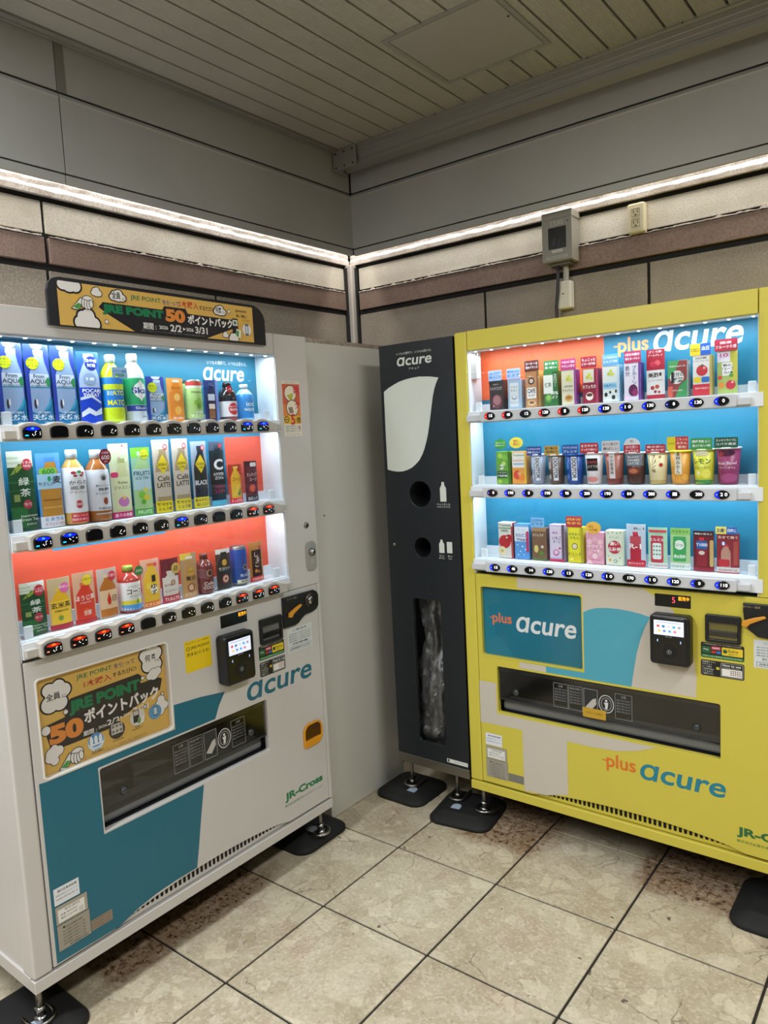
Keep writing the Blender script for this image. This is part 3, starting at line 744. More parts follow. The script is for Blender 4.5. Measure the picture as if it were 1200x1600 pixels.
def cut_poly(p, pts, c): p.poly(pts, c)
YB = '#dab15a'
def campaign_art(p, Wd, H, wide):
    bk = '#1b1c22'; or_ = '#e08a3a'; gr = '#0f7a4c'
    X = lambda a: a*Wd
    Z = lambda b: (1-b)*H
    p.clip = (0, 0, Wd, H)
    if wide:
        p.rect(0, 0, Wd, H, YB)
        for k in range(7): p.poly([(X(.05+.14*k), Z(.3+.1*(k % 3))), (X(.08+.14*k), Z(.2+.1*(k % 3))), (X(.1+.14*k), Z(.4+.1*(k % 3))), (X(.07+.14*k), Z(.5+.1*(k % 3)))], '#e2b54e')
        p.poly([(X(.17), Z(.50)), (X(.19), Z(.37)), (X(.475), Z(.38)), (X(.485), Z(.28)), (X(.60), Z(.28)), (X(.61), Z(.40)), (X(.88), Z(.42)), (X(.875), Z(.66)), (X(.71), Z(1)), (X(.33), Z(1)), (X(.2), Z(.62))], bk)
        p.text('JRE POINT', X(.333), Z(.535), X(.295), H*.26, gr, .14); p.text('50', X(.542), Z(.5), X(.105), H*.33, or_, .14)
        p.text('ポイントバック', X(.738), Z(.545), X(.262), H*.25, '#ece9e6', .09)
        p.text('期間 :', X(.405), Z(.83), X(.065), H*.17, '#ece9e6', .03); p.text('2026', X(.475), Z(.83), X(.045), H*.09, '#ece9e6', .03)
        p.text('2/2', X(.54), Z(.82), X(.06), H*.18, '#ece9e6', .05); p.text('▶', X(.585), Z(.82), X(.014), H*.08, '#ece9e6'); p.text('2026', X(.615), Z(.82), X(.04), H*.09, '#ece9e6', .03); p.text('3/31', X(.68), Z(.81), X(.07), H*.18, '#ece9e6', .05)
        p.text('※詳しくはキャンペーンページをご覧ください 対象外の商品があります', X(.53), Z(.955), X(.34), H*.035, '#9a9894')
        p.text('JRE POINT', X(.395), Z(.18), X(.15), H*.15, gr, .02); p.text('を使って', X(.523), Z(.18), X(.09), H*.14, '#2a4a9a', .02)
        p.text('1本購入', X(.62), Z(.17), X(.105), H*.18, '#d0392c', .03); p.text('するたびに!', X(.722), Z(.20), X(.09), H*.12, bk, .03)
        for cx, cz, s in ((.05, .03, .034), (.165, .16, .016), (.115, .86, .038)): cloud(p, X(cx), Z(cz), X(s))
        cloud(p, X(.26), Z(.19), X(.026), sq=.8); p.text('全員', X(.253), Z(.17), X(.04), H*.18, bk, .04); p.text('に', X(.288), Z(.24), X(.013), H*.08, bk, .02)
        cloud(p, X(.795), Z(.22), X(.025), sq=.8); p.text('何度', X(.787), Z(.2), X(.034), H*.17, bk, .04); p.text('でも', X(.818), Z(.26), X(.016), H*.08, bk, .02)
        for cx, cz in ((.2, .83), (.85, .2)): p.ell(X(cx), Z(cz), X(.009), X(.009), bk); p.ell(X(cx), Z(cz), X(.007), X(.007), '#e9e6e2')
        for cx, cz, s in ((.82, .86, .012), (.87, .92, .02)): cloud(p, X(cx), Z(cz), X(s))
        hand(p, X(.095), Z(.47), X(.022), .95)
        p.text('JRE POINTを', X(.925), Z(.16), X(.07), H*.08, bk, .02); p.text('選んで購入!', X(.925), Z(.29), X(.065), H*.08, bk, .02)
        p.rect(X(.865), Z(.80), X(.90), Z(.38), bk); p.rect(X(.868), Z(.58), X(.897), Z(.42), '#dcdcd8'); p.ell(X(.8825), Z(.5), X(.008), X(.008), '#3a6a4a')
        p.poly([(X(.882), Z(.88)), (X(.912), Z(.92)), (X(.918), Z(.70)), (X(.889), Z(.66))], '#e9e6e2'); p.poly([(X(.884), Z(.86)), (X(.9), Z(.89)), (X(.904), Z(.72)), (X(.889), Z(.70))], '#4f9a3f')
        p.ell(X(.955), Z(.66), X(.028), X(.028), '#e9e6e2'); p.rect(X(.945), Z(.82), X(.965), Z(.5), '#4a5560'); p.rect(X(.948), Z(.77), X(.962), Z(.55), '#c9d3da')
        p.text('おサイフ連携', X(.95), Z(.40), X(.05), H*.04, '#b5541f')
    else:
        p.rect(0, 0, Wd, H, YB)
        rnd = random.Random(4)
        for k in range(16):
            a, b, s = rnd.uniform(.05, .9), rnd.uniform(.05, .95), rnd.uniform(.015, .035)
            p.poly([(X(a-s), Z(b)), (X(a+s*.4), Z(b-s*1.6)), (X(a+s), Z(b+s*.6)), (X(a-s*.3), Z(b+s*1.8))], '#e3b85a')
        pass
        for pts in ([(.20, .42), (.22, .30), (.72, .28), (.75, .34), (.72, .48), (.86, .50), (.83, .62), (.66, .72), (.50, .78), (.42, .90), (.10, .89), (.04, .80), (.05, .58), (.19, .54)],):
            pass
        p.poly([(X(a), Z(b)) for a, b in [(.04, .50), (.19, .47), (.21, .335), (.245, .30), (.765, .27), (.79, .30), (.78, .385), (.93, .385), (.965, .41), (.94, .53), (.80, .59), (.58, .70), (.50, .76), (.12, .77), (.075, .74)]], '#2b2722')
        p.text('JRE POINT', X(.50), Z(.405), X(.55), H*.155, gr, .14); p.text('50', X(.195), Z(.615), X(.245), H*.20, or_, .14)
        p.text('ポイントバック', X(.625), Z(.545), X(.60), H*.15, '#ece9e6', .09, rot=0)
        p.text('期間 :', X(.36), Z(.715), X(.10), H*.055, '#ece9e6', .03); p.text('2026', X(.455), Z(.705), X(.065), H*.028, '#ece9e6', .02); p.text('2/2', X(.54), Z(.69), X(.10), H*.06, '#ece9e6', .04)
        p.text('▶', X(.605), Z(.68), X(.02), H*.025, '#ece9e6'); p.text('2026', X(.655), Z(.675), X(.065), H*.028, '#ece9e6', .02); p.text('3/31', X(.765), Z(.66), X(.13), H*.065, '#ece9e6', .04)
        p.text('JRE POINT', X(.43), Z(.115), X(.27), H*.06, gr, .02); p.text('を使って', X(.665), Z(.11), X(.17), H*.055, '#3c4f7d', .02)
        p.text('1本購入', X(.45), Z(.205), X(.21), H*.07, '#c2452c', .03); p.text('するたびに!', X(.66), Z(.20), X(.19), H*.05, '#2b2722', .03)
        cloud(p, X(.145), Z(.20), X(.075), ((0, 0, 1), (-.6, -.9, .8), (.3, -1.0, .7), (.75, .1, .65), (.3, .6, .6), (-.6, .45, .6)), .95, .15); p.text('全員', X(.125), Z(.225), X(.10), H*.075, '#2b2722', .04); p.text('に', X(.20), Z(.25), X(.028), H*.035, '#2b2722', .02)
        cloud(p, X(.88), Z(.13), X(.075), ((0, 0, 1), (-.6, .3, .6), (.6, .3, .7), (-.3, -.8, .7), (.5, -.9, .7)), .95, .15); p.text('何', X(.855), Z(.135), X(.045), H*.08, '#2b2722', .04); p.text('度', X(.905), Z(.13), X(.035), H*.06, '#2b2722', .04); p.text('でも', X(.93), Z(.185), X(.045), H*.03, '#2b2722', .02)
        cloud(p, X(.895), Z(.33), X(.045), ((0, 0, 1), (.8, .3, .7), (-.8, -.2, .6)), .95, .1)
        cloud(p, X(.935), Z(.70), X(.045), ((0, 0, 1), (-.2, -1, .85), (.7, -.3, .7), (.1, .9, .7)), .95, .1)
        cloud(p, X(.085), Z(.80), X(.048), ((0, 0, 1), (.9, .25, .7), (-.4, -.5, .7), (.2, -1.1, .6), (.3, .8, .5)), .95, .1)
        for cx, cz, s in ((.055, .545, .030), (.20, .42, .015), (.80, .335, .013), (.80, .66, .011), (.955, .585, .01)): p.ell(X(cx), Z(cz), X(s+.005), X(s+.005), '#2b2722'); p.ell(X(cx), Z(cz), X(s), X(s), '#e9e6e2')
        hand(p, X(.20), Z(.955-.03), X(.042), 1.0)
        cy = .84
        p.ell(X(.395), Z(cy), X(.063), X(.063), '#cfe0ee'); p.ell(X(.395), Z(cy-.02), X(.058), X(.048), '#4c8dc8')
        for a in (.36, .395, .43): p.ell(X(a), Z(cy-.02), X(.013), H*.05, '#e8eef2')
        p.rect(X(.345), Z(cy+.035), X(.445), Z(cy+.015), '#e8eef2')
        p.ell(X(.56), Z(.80), X(.063), X(.063), '#3a3735'); p.rect(X(.515), Z(.84), X(.605), Z(.73), '#c9c5bd')
        for a in (.53, .56, .59):
            for b in (.755, .81): p.ell(X(a), Z(b), X(.011), X(.011), '#77736c')
        p.ell(X(.73), Z(.745), X(.063), X(.063), '#d9d6cf'); p.rect(X(.695), Z(.80), X(.745), Z(.66), '#2b2722'); p.rect(X(.70), Z(.72), X(.74), Z(.67), '#c9c5bd'); p.poly([(X(.725), Z(.83)), (X(.78), Z(.82)), (X(.785), Z(.75)), (X(.735), Z(.76))], '#e9e6e2'); p.poly([(X(.727), Z(.82)), (X(.75), Z(.815)), (X(.758), Z(.76)), (X(.737), Z(.765))], '#4f9a3f')
        p.ell(X(.88), Z(.76), X(.055), X(.055), '#5c9cc8'); p.rect(X(.865), Z(.80), X(.90), Z(.70), '#31414f'); p.rect(X(.869), Z(.79), X(.896), Z(.71), '#c9d3da')
        for a, b, s_ in ((.40, .925, '商品を選ぶ'), (.565, .885, 'JRE POINTを選ぶ'), (.725, .845, 'Suicaをタッチ')):
            p.text('STEP', X(a), Z(b), X(.04), H*.014, '#2b2722', .02); p.text(s_, X(a), Z(b+.024), X(.09), H*.018, '#2b2722', .02)
        for k in range(3): p.text('※詳しくはキャンペーンページをご覧ください 一部対象外の商品・自販機があります', X(.52), Z(.955+.015*k), X(.56-.1*(k == 2)), H*.008, '#57482a')
def poster_left():
    p = Print(0, rough=.35, dl=1.5e-5); p.rect(-.004, -.004, .386, .258, YB); campaign_art(p, .382, .254, False)
    o = p.build('poster'); o['label'] = 'gold campaign poster with a green and orange headline'; return o
def poster_right():
    p = Print(0, rough=.35); p.rect(-.004, -.004, .388, .258, '#1a7791')
    p.poly([(-.004, -.004), (.13, -.004), (.05, .08), (.02, .16), (.0, .258), (-.004, .258)], '#1d7f9a')
    plus(p, .076, .135, .078, '#e8835a'); acure(p, .245, .126, .225, '#eef2f4')
    o = p.build('poster'); o['label'] = 'blue poster panel with orange and white lettering'; return o

LEDP = 1.0
LBT = ['b.wwwwwwwwbb', 'bb.wwwbw.wrr', 'rrrr.wwwwrrr']
LDG = [('ed', 'efa', 'bc'), ('fa', 'g', 'bcd'), ('e', 'gaf', 'cb'), ('fg', 'ad', 'b'), ('c', 'fad', 'bg')]
RBT = ['rrkrrrbbbdbb', 'dbbbbbbbbbkb', 'bbkbbbbkbbbb']
RTX = [['15', '40', '12', '120', '1', '120', '120', '1 0', '130', '0', '130', '0'],
       ['0', '190', '0', '190', '90', '200', '190', '..', '200', '1 ', '200', '2 0'],
       ['15', '40', '14', '130', '13', '120', '1 0', '170', '1 0', '120', '0', '110']]
vl = machine('white'); vr = machine('yellow')

# ---- painted shapes, stickers and devices on the white machine
q = Print(-.0, rough=.3)
vx = lambda y: y+1.502
TL = [(.060, .664), (.060, .186), (.237, .184), (.262, .192), (.30, .203), (.36, .213), (.43, .217), (.502, .217), (.515, .28), (.527, .345), (.549, .455), (.551, .458), (.218, .458), (.2175, .643), (.610, .643), (.628, .68), (.654, .716), (.56, .728), (.466, .734), (.4645, .662), (.08, .662)]
q.poly(TL, TEALP)
q.build('teal_paint', vl)
q = Print(0, rough=.3)
acure(q, .892, .681, .30, TEALP, hgt=.058); q.build('logo_lettering', vl); q = Print(0, rough=.3)
q.text('JR-Cross', .970, .270, .188, .034, '#1f7a4a', .10); q.text('株式会社JR東日本クロスステーション', .970, .242, .192, .011, '#4a7a58', .005)
q.build('lettering', vl)
def label_set(t, x, z, strip):
    q = Print(-.0006, rough=.4); q.rect(x, z+.122, x+.068, z+.167, '#dfe3ea')
    q.text('構内営業承認標', x+.036, z+.157, .052, .007, '#1a1a1a', .02); q.text('営業者 株式会社クロスステーション', x+.034, z+.146, .058, .004, '#222222'); q.text('承認番号 東京支社 第一号', x+.034, z+.136, .058, .004, '#222222')
    q.build('permit_sticker', t)
    q = Print(-.0012, rough=.35); q.rect(x, z+.07, x+.086, z+.118, '#a39d90'); q.rect(x+.006, z+.074, x+.078, z+.108, '#e3e2de')
    q.text('81018703' if strip else '自販機', x+.045, z+.103, .04, .006, '#333333'); q.text('設置 株式会社', x+.035, z+.093, .045, .005, '#333333'); q.text('電話 0120-000', x+.035, z+.084, .045, .005, '#333333')
    q.rect(x+.062, z+.077, x+.074, z+.089, '#c9c8c4')
    q.rect(x+.0, z+.0, x+.088, z+.068, '#9c968a'); q.ell(x+.018, z+.058, .003, .003, '#222222')
    q.text('飲料自動販売機', x+.045, z+.056, .045, .005, '#4a463e')
    for k in range(5): q.text('形式 定格電圧 交流百ボルト 冷媒', x+.044, z+.047-.0085*k, .06, .0045, '#5a564e')
    q.text('富士電機株式会社', x+.055, z+.005, .05, .0045, '#4a463e'); 
    q.build('rating_plate', t)
    MB().box(x, -.0012, z+.0, x+.088, 0, z+.068, m_steel).box(x, -.0012, z+.07, x+.086, 0, z+.118, m_steel).build('plate_backing', t)
    for a, b in ((x+.003, z+.035), (x+.085, z+.04), (x+.003, z+.095), (x+.083, z+.1)): pass
    q = Print(-.0006, rough=.4); q.rect(x+.09, z+.002, x+.152, z+.032, '#8b7d6c' if strip else '#7a766e')
    if strip:
        for k in range(3): q.text('フロン回収 冷媒 ノンフロン', x+.12, z+.026-.009*k, .052, .004, '#5a4e42')
    q.build('grey_sticker', t)
label_set(vl, .068, .214, True); label_set(vr, .071, .206, False)

def devices(t, dx, left):
    """price display, card reader, note slot, coin unit, stickers; dx shifts along X"""
    # price display
    MB().box(.657+dx, -.0015, .914, .764+dx, .004, .953, mat('#0c0d10', .15), .001, 1).build('price_display', t)
    q = Print(-.0015)
    q.text('販売中', .744+dx, .943, .032, .013, '#ffb020', .03, e=1.4)
    if not left: q.text('5', .714+dx, .937, .009, .018, '#ff4a5a', .0, e=1.6)
    q.build('display_digits', t)
    # card reader
    x0 = .632 if left else .690
    rd = plate('card_reader', rr(x0, .742, x0+.118, .897, .012), [], -.042, -.0, m_black, t, .006)
    rd['label'] = 'black contactless card reader with a lit screen'
    plate('reader_face', rr(x0+.008, .752, x0+.110, .890, .008), [], -.0435, -.041, mat('#090a0c', .15), rd, .001)
    q = Print(-.0436); sx0, sz0, sx1, sz1 = x0+.014, .836, x0+.102, .881
    q.rect(sx0, sz0, sx1, sz1, '#d2daf0', e=.8)
    q.rect(sx0+.006, sz1-.007, sx0+.08, sz1-.0045, '#9aa3b5', e=.9)
    for k, c in enumerate(('#c24a5a', '#3a6ab0', '#b5bcc9', '#4a9ac0', '#8a90a0')): q.ell(sx0+.013+.0155*k, sz1-.018, .0048, .0042, c, .9, 12)
    for k, c in enumerate(('#e0b040', '#5a7ab5', '#4a8ad0', '#c06a80')): q.ell(sx0+.016+.0155*k, sz1-.032, .0045, .0038, c, .9, 12)
    q.text('‹', x0+.025, .818, .004, .008, '#9fc4ff', .05, e=1.6); q.text('›', x0+.093, .818, .004, .008, '#9fc4ff', .05, e=1.6)
    q.text('タッチ', x0+.058, .832, .02, .004, '#d8d8d8')
    for a in (.0225, .0215): q.ell(x0+.059, .785, a, a, '#23272c' if a > .022 else '#0a0b0d', n=32)
    q.ell(x0+.059, .785, .007, .007, '#8b9095'); q.ell(x0+.0585, .785, .0058, .0058, '#0a0b0d'); q.rect(x0+.056, .782, x0+.060, .788, '#8b9095')
    q.build('reader_screen', rd)
    # bank note slot
    x0 = .810 if left else .843
    nt_ = plate('note_slot', rr(x0, .822, x0+.098, .906, .006), [rr(x0+.009, .832, x0+.089, .882, .003)], -.010, .004, m_black, t, .002)
    MB().box(x0+.008, .004, .83, x0+.09, .005, .884, mat('#0a0b0c', .5)).box(x0+.01, -.004, .840, x0+.088, .004, .858, mat('#1c2023', .3), .003).build('slot_mouth', nt_)
    q = Print(.004-.0002); q.rect(x0+.012, .834, x0+.086, .88, '#1c4a58'); q.ell(x0+.03, .852, .014, .012, '#7a4440'); q.ell(x0+.05, .852, .014, .012, '#b58a70'); q.ell(x0+.07, .852, .013, .012, '#4a5a70'); q.rect(x0+.014, .871, x0+.084, .876, '#2f7a8c'); q.build('note_picture', nt_)
    MB().box(x0+.01, -.0065, .833, x0+.088, -.006, .881, m_smoke).build('slot_cover', nt_)
    # payment stickers
    x0 = .803 if left else .829; wd = .114 if left else .120
    q = Print(0, rough=.3); q.poly(rr(x0, .771, x0+wd, .818, .005), '#17191b'); q.text('ご利用可能な電子マネーがご利用いただけます', x0+wd*.5, .8135, wd*.88, .0045, '#d8d8d0')
    q.rect(x0+.003, .785, x0+.028, .806, '#24603a', .003); q.text('Pay', x0+.015, .796, .014, .006, '#e8efe8', .02)
    q.rect(x0+.03, .797, x0+.056, .808, '#c23a50', .002); q.text('PASMO', x0+.043, .8025, .02, .0045, '#ffffff', .02)
    q.rect(x0+.03, .786, x0+.042, .794, '#b03a30'); q.rect(x0+.044, .786, x0+.056, .794, '#3a78b8')
    q.rect(x0+.059, .784, x0+wd-.004, .808, '#e8c832', .002); q.ell(x0+.068, .796, .006, .006, '#2a5a3a'); q.text('Suica', x0+.090, .799, .028, .008, '#26452e', .03); q.text('交通系電子マネー', x0+.090, .789, .028, .005, '#26452e')
    q.rect(x0+.002, .7725, x0+wd-.002, .781, '#2f7a40'); q.text('PiTaPa nanaco 楽天Edy WAON iD QUICPay', x0+wd*.5, .7768, wd*.9, .0045, '#eaf2ea')
    q.poly(rr(x0, .716, x0+wd, .764, .005), '#17191b')
    for k, s_ in enumerate(('各種電子マネー', 'やポイント', 'コード毎の', 'ご利用方法は', 'こちらから', 'ご確認下さい')): q.text(s_, x0+.004, .7585-.0072*k, None, .0052, '#e0e0d8', anchor='l')
    q.text('➡', x0+.048, .742, .009, .007, '#e8d040')
    q.poly(rr(x0+.056, .719, x0+wd-.003, .761, .004), '#c9c9c4'); q.poly(rr(x0+.057, .720, x0+wd-.004, .760, .0035), '#17191b')
    q.text('How to use', x0+.086, .7545, .05, .007, '#f4f4f0', .03); q.text('vending machines', x0+.086, .747, .05, .0035, '#e0e0d8')
    q.rect(x0+.059, .722, x0+wd-.006, .744, '#e8e6e0')
    for k in range(3):
        for j in range(5): q.rect(x0+.083+.006*j, .7265+.0055*k, x0+.0865+.006*j, .7295+.0055*k, ('#b04a3a', '#3a4a6a', '#8a7a4a')[(k+j) % 3])
    q.build('payment_sticker', t)
    # coin unit
    if left:
        P = [(.916, .853), (.967, .853), (.985, .857), (1.0, .868), (1.02, .879), (1.055, .881), (1.076, .887), (1.087, .900), (1.089, .935), (1.083, .948), (1.066, .957), (.916, .957)]
        kx, kz, lx, lz = 1.044, .925, .972, .905
    else:
        P = [(.985, .853), (1.03, .850), (1.06, .855), (1.085, .87), (1.096, .892), (1.098, .92), (1.098, .95), (.947, .95), (.947, .925), (.950, .90), (.96, .873)]
        kx, kz, lx, lz = 1.06, .91, .985, .9
    cu_ = plate('coin_unit', P, [], -.010, .0, m_black, t, .003)
    MB().cyl((kx, -.009, kz), (kx, -.015, kz), .026, mat('#3a2c1a', .3), .024, 28).cyl((kx, -.014, kz), (kx, -.0175, kz), .021, m_black, .019, 28).cyl((kx, -.016, kz), (kx, -.02, kz), .015, m_chrome, .012, 24).box(kx-.002, -.0215, kz-.010, kx+.002, -.0195, kz+.010, m_dark).build('coin_slot', cu_)
    lv = MB()
    Pl = [(lx-.040, lz-.016), (lx-.026, lz-.019), (lx-.016, lz-.008), (lx+.006, lz+.003), (lx+.024, lz+.012), (lx+.020, lz+.018), (lx-.006, lz+.011), (lx-.024, lz+.004), (lx-.038, lz-.002)]
    lm = plate_mesh('return_lever', Pl, [], -.020, -.011, mat('#d8952a', .4), .002); link('return_lever', lm, cu_)
    q = Print(-.010, rough=.4); q.text('おつり・返却', lx-.015, .948 if left else .94, .045, .007, '#a39468', .01)
    q.build('lever_lettering', cu_)
    # contact notice
    x0 = .935 if left else .974
    q = Print(0, rough=.4); q.rect(x0, .761, x0+.119, .844, '#d3d9da'); q.text('ご連絡先', x0+.06, .835, .07, .007, '#333333', .02)
    for k in range(4): q.text('機械の故障や商品についてのお問い合わせは下記まで', x0+.06, .822-.008*k, .105, .005, '#555b5e')
    q.text('0120-404-486', x0+.06, .788, .075, .008, '#2a2e30', .03)
    q.line([(x0+.008, .766), (x0+.111, .766), (x0+.111, .779), (x0+.008, .779), (x0+.008, .766)], .0008, '#3a4a48'); q.text('自販機番号 81018703', x0+.06, .7725, .09, .006, '#3a4a48')
    q.build('contact_notice', t)
devices(vl, 0, True); devices(vr, .037, False)
# yellow point sticker, campaign sticker, lock and coin return on the white machine
q = Print(0, rough=.35); q.poly(rr(.518, .812, .614, .906, .003), '#e9c91c'); q.text('あなたのポイントをこの自販機で', .566, .899, .085, .005, '#3a3210'); q.ell(.531, .883, .0065, .0065, '#2a4a30'); q.ell(.531, .883, .005, .005, '#e9c91c'); q.rect(.5275, .8822, .5345, .8838, '#2a4a30')
q.text('JRE POINT', .575, .882, .07, .010, '#2f3018', .01); q.text('貯まる! 使える!', .566, .865, .08, .011, '#2f3018', .02); q.build('point_sticker', vl, 'yellow square sticker with black lettering')
q = Print(0, rough=.35); x0, x1 = .982, 1.066
q.rect(x0, 1.494, x1, 1.678, '#e2ddd0'); q.rect(x0+.001, 1.60, x1-.001, 1.668, '#cf5a38'); q.rect(x0+.001, 1.562, x1-.001, 1.60, '#dc8238'); q.rect(x0+.001, 1.535, x1-.001, 1.562, '#e2b030')
q.ell(x0+.038, 1.637, .029, .028, '#2a2018'); q.ell(x0+.038, 1.637, .0265, .0255, '#e9dfc8'); q.ell(x0+.044, 1.588, .029, .028, '#2a2018'); q.ell(x0+.044, 1.588, .0265, .0255, '#e9dfc8')
q.text('朝', x0+.065, 1.648, .026, .028, '#c41f3a', .03); q.text('夕', x0+.067, 1.598, .022, .026, '#c41f3a', .03)
q.poly([(x0+.02, 1.63), (x0+.05, 1.638), (x0+.046, 1.616), (x0+.034, 1.615)], '#b5b43a'); q.poly([(x0+.024, 1.59), (x0+.044, 1.592), (x0+.05, 1.572), (x0+.03, 1.57)], '#8a7a6a')
q.ell(x0+.014, 1.55, .012, .011, '#2a4a30'); q.ell(x0+.014, 1.55, .009, .008, '#e2b030'); q.rect(x0+.006, 1.5485, x0+.022, 1.5515, '#2a4a30')
q.text('5', x0+.044, 1.550, .020, .036, '#c41f3a', .05); q.text('倍', x0+.070, 1.548, .020, .020, '#2a2018', .03)
q.text('たまるとくするポイント', x0+.042, 1.673, .06, .005, '#554a3a'); 
for k in range(3): q.text('毎週のご利用でポイント5倍', x0+.042, 1.527-.008*k, .07, .0055, '#556a58')
q.text('5', x0+.072, 1.522, .008, .010, '#c41f3a', .03); q.text('くわしくはこちら', x0+.042, 1.50, .06, .004, '#554a3a')
q.build('campaign_sticker', vl, 'orange and yellow upright sticker with red lettering')
lk = plate('door_lock', rr(1.046, 1.024, 1.098, 1.126, .018), [], -.004, 0, mat('#a9a6a2', .35, .3), vl, .0015)
MB().cyl((1.073, -.003, 1.09), (1.073, -.012, 1.09), .014, m_steel, .012, 24).cyl((1.073, -.011, 1.09), (1.073, -.015, 1.09), .009, m_chrome, .007, 20).build('lock_barrel', lk)
Q_ = Print(-.004); Q_.ell(1.073, 1.055, .012, .014, '#8e8b87'); Q_.ell(1.073, 1.055, .0105, .0125, '#a9a6a2'); Q_.build('lock_ring', lk)
MB().cyl((1.058, 0, 1.185), (1.058, -.004, 1.185), .011, m_steel, .009, 20).box(1.0565, -.0048, 1.179, 1.0595, -.0038, 1.191, m_dark).build('key_switch', vl)
cr_ = plate('coin_return', rr(.979, .406, 1.073, .491, (.012, .03, .03, .03)), [rr(.986, .432, 1.066, .484, (.002, .002, .024, .024))], -.008, .002, mat('#d9931f', .35), vl, .003)
MB().box(.985, .002, .43, 1.067, .003, .486, mat('#4a3a22', .5)).build('return_cup', cr_)
MB().box(.986, -.003, .434, 1.066, -.002, .482, glassmat('amber_flap', (.6, .42, .2, 1), .1, 1.2)).build('return_flap', cr_)

# ---- painted shapes on the yellow machine
o_ = -.352
def P_(L): return [(a+o_, b) for a, b in L]
q = Print(0, rough=.32); CW = '#c8c0b2'; CB = '#4fa3b8'
q.poly(P_([(.571, .9655), (.571, .928), (.811, .928), (.811, .7365), (.830, .640), (1.2, .640), (1.166, .640), (1.168, .716), (1.155, .79), (1.143, .822), (1.125, .868), (1.107, .9), (1.08, .922), (1.044, .942), (1.02, .960), (1.0, .9655)][:4]+[(.811, .664), (.811, .640), (1.166, .640), (1.1685, .70), (1.160, .765), (1.143, .822), (1.125, .868), (1.1, .905), (1.07, .93), (1.044, .944), (1.01, .9655)]), CW)
q.poly(P_([(.571, .6615), (.673, .6615), (.673, .640), (.571, .640)]), CW)
q.poly(P_([(.673, .6615), (.8115, .6615), (.8125, .868), (.835, .879), (.858, .886), (.895, .8905), (.93, .8905), (.965, .888), (1.0, .883), (1.031, .875), (1.014, .840), (1.0, .80), (.988, .755), (.978, .70), (.969, .640), (.673, .640)]), CB)
q.poly(P_([(.4045, .567), (.4745, .568), (.4745, .4545), (1.05, .4545), (1.034, .450), (.986, .430), (.92, .414), (.834, .408), (.743, .409), (.743, .215), (.70, .204), (.66, .192), (.575, .187), (.574, .412), (.4045, .409)]), CW)
q.build('painted_curves', vr, 'off-white and pale blue painted shapes')
q = Print(0, rough=.32)
plus(q, .930+o_, .369, .098, '#d9752a'); acure(q, 1.122+o_, .366, .258, '#1f7f93', hgt=.054); q.build('logo_lettering', vr); q = Print(0, rough=.3)
q.text('JR-Cross', 1.374+o_, .247, .188, .034, '#2a6a3a', .10); q.text('株式会社JR東日本クロスステーション', 1.374+o_, .219, .188, .011, '#3a6a3a', .005)
q.build('lettering', vr)

# ---- sign on top of the white machine
sg = empty('advertising_sign', (0, -1.502, 0), R(90))
tag(sg, 'long black rounded advertising sign with gold print on top of the white machine', 'sign')
plate('sign_board', [(.192, 1.790), (.912, 1.787), (.912, 1.868), (.905, 1.885), (.89, 1.90), (.868, 1.909), (.228, 1.910), (.21, 1.905), (.197, 1.892), (.192, 1.875)], [], -.014, -.004, mat('#15161d', .35), sg, .0015)
q = Print(-.0142, x0=.219, z0=1.7925, rough=.3, dl=1.5e-5); campaign_art(q, .641, .108, True); q.build('sign_print', sg)
MB().box(.3, -.004, 1.80, .36, -.0005, 1.88, m_steel).box(.75, -.004, 1.80, .81, -.0005, 1.88, m_steel).build('bracket', sg)

# ---- white filler panel, recycling bin
fp = empty('filler_panel', (-.12, -.05, 0), R(90))
tag(fp, 'tall plain off-white metal panel closing the gap between white machine and bin', 'panel')
MB().box(-.2245, 0, .002, .25, .02, 1.836, mat('#d2d1c8', .36, noise=.02, scale=2), .001, 1).build('sheet', fp)
MB().box(-.2245, .001, 1.836, .25, .03, 1.852, plaster('chipped_rail_paint', '#a09789', '#b0a799', '#b7aea0', 30, '#6a4c38')).build('top_rail', fp)
MB().cyl((-.17, .0, 1.19), (-.17, -.0015, 1.19), .003, m_gap).build('screw_hole', fp)

bn = empty('recycling_bin', (0, 0, 0))
tag(bn, 'tall dark navy recycling bin with two round openings and a window', 'recycling bin')
m_bin = mat('#191e23', .4, noise=.02, scale=4); bw0, bw1 = .012, .345
bo = MB().box(bw0, .02, .205, bw0+.012, .45, 1.82, m_bin, .002).box(bw1-.012, .02, .205, bw1, .45, 1.82, m_bin, .002).box(bw0, .438, .205, bw1, .45, 1.82, m_bin).box(bw0, .02, 1.808, bw1, .45, 1.82, m_bin).box(bw0, .02, .205, bw1, .45, .215, m_dark)
bo.box(bw0+.013, .3, .215, bw1-.013, .302, 1.80, m_dark).build('body', bn)
plate('front_door', rr(bw0, .206, bw1, 1.822, .002), [ell(.175, 1.254, .049, .049, 36), ell(.176, 1.050, .038, .038, 32), rr(.117, .275, .246, .848, .015)], 0, .018, m_bin, bn, .0015)
for cx, cz, ra, nm in ((.175, 1.254, .049, 'bottle_hole'), (.176, 1.050, .038, 'can_hole')):
    h = MB(); h.merge(_tube_wall(cx, cz, ra, .0, .12) if 0 else bmesh.new(), m_dark)
    bm = h.bm; A = []; mi = h.mi(m_dark)
    for y in (.002, .12):
        A.append([bm.verts.new((cx+(ra-.0002)*math.cos(2*math.pi*k/36), y, cz+(ra-.0002)*math.sin(2*math.pi*k/36))) for k in range(36)])
    for k in range(36): bm.faces.new((A[0][k], A[0][(k+1) % 36], A[1][(k+1) % 36], A[1][k]))
    bm.faces.new(A[1])
    h.build(nm, bn)
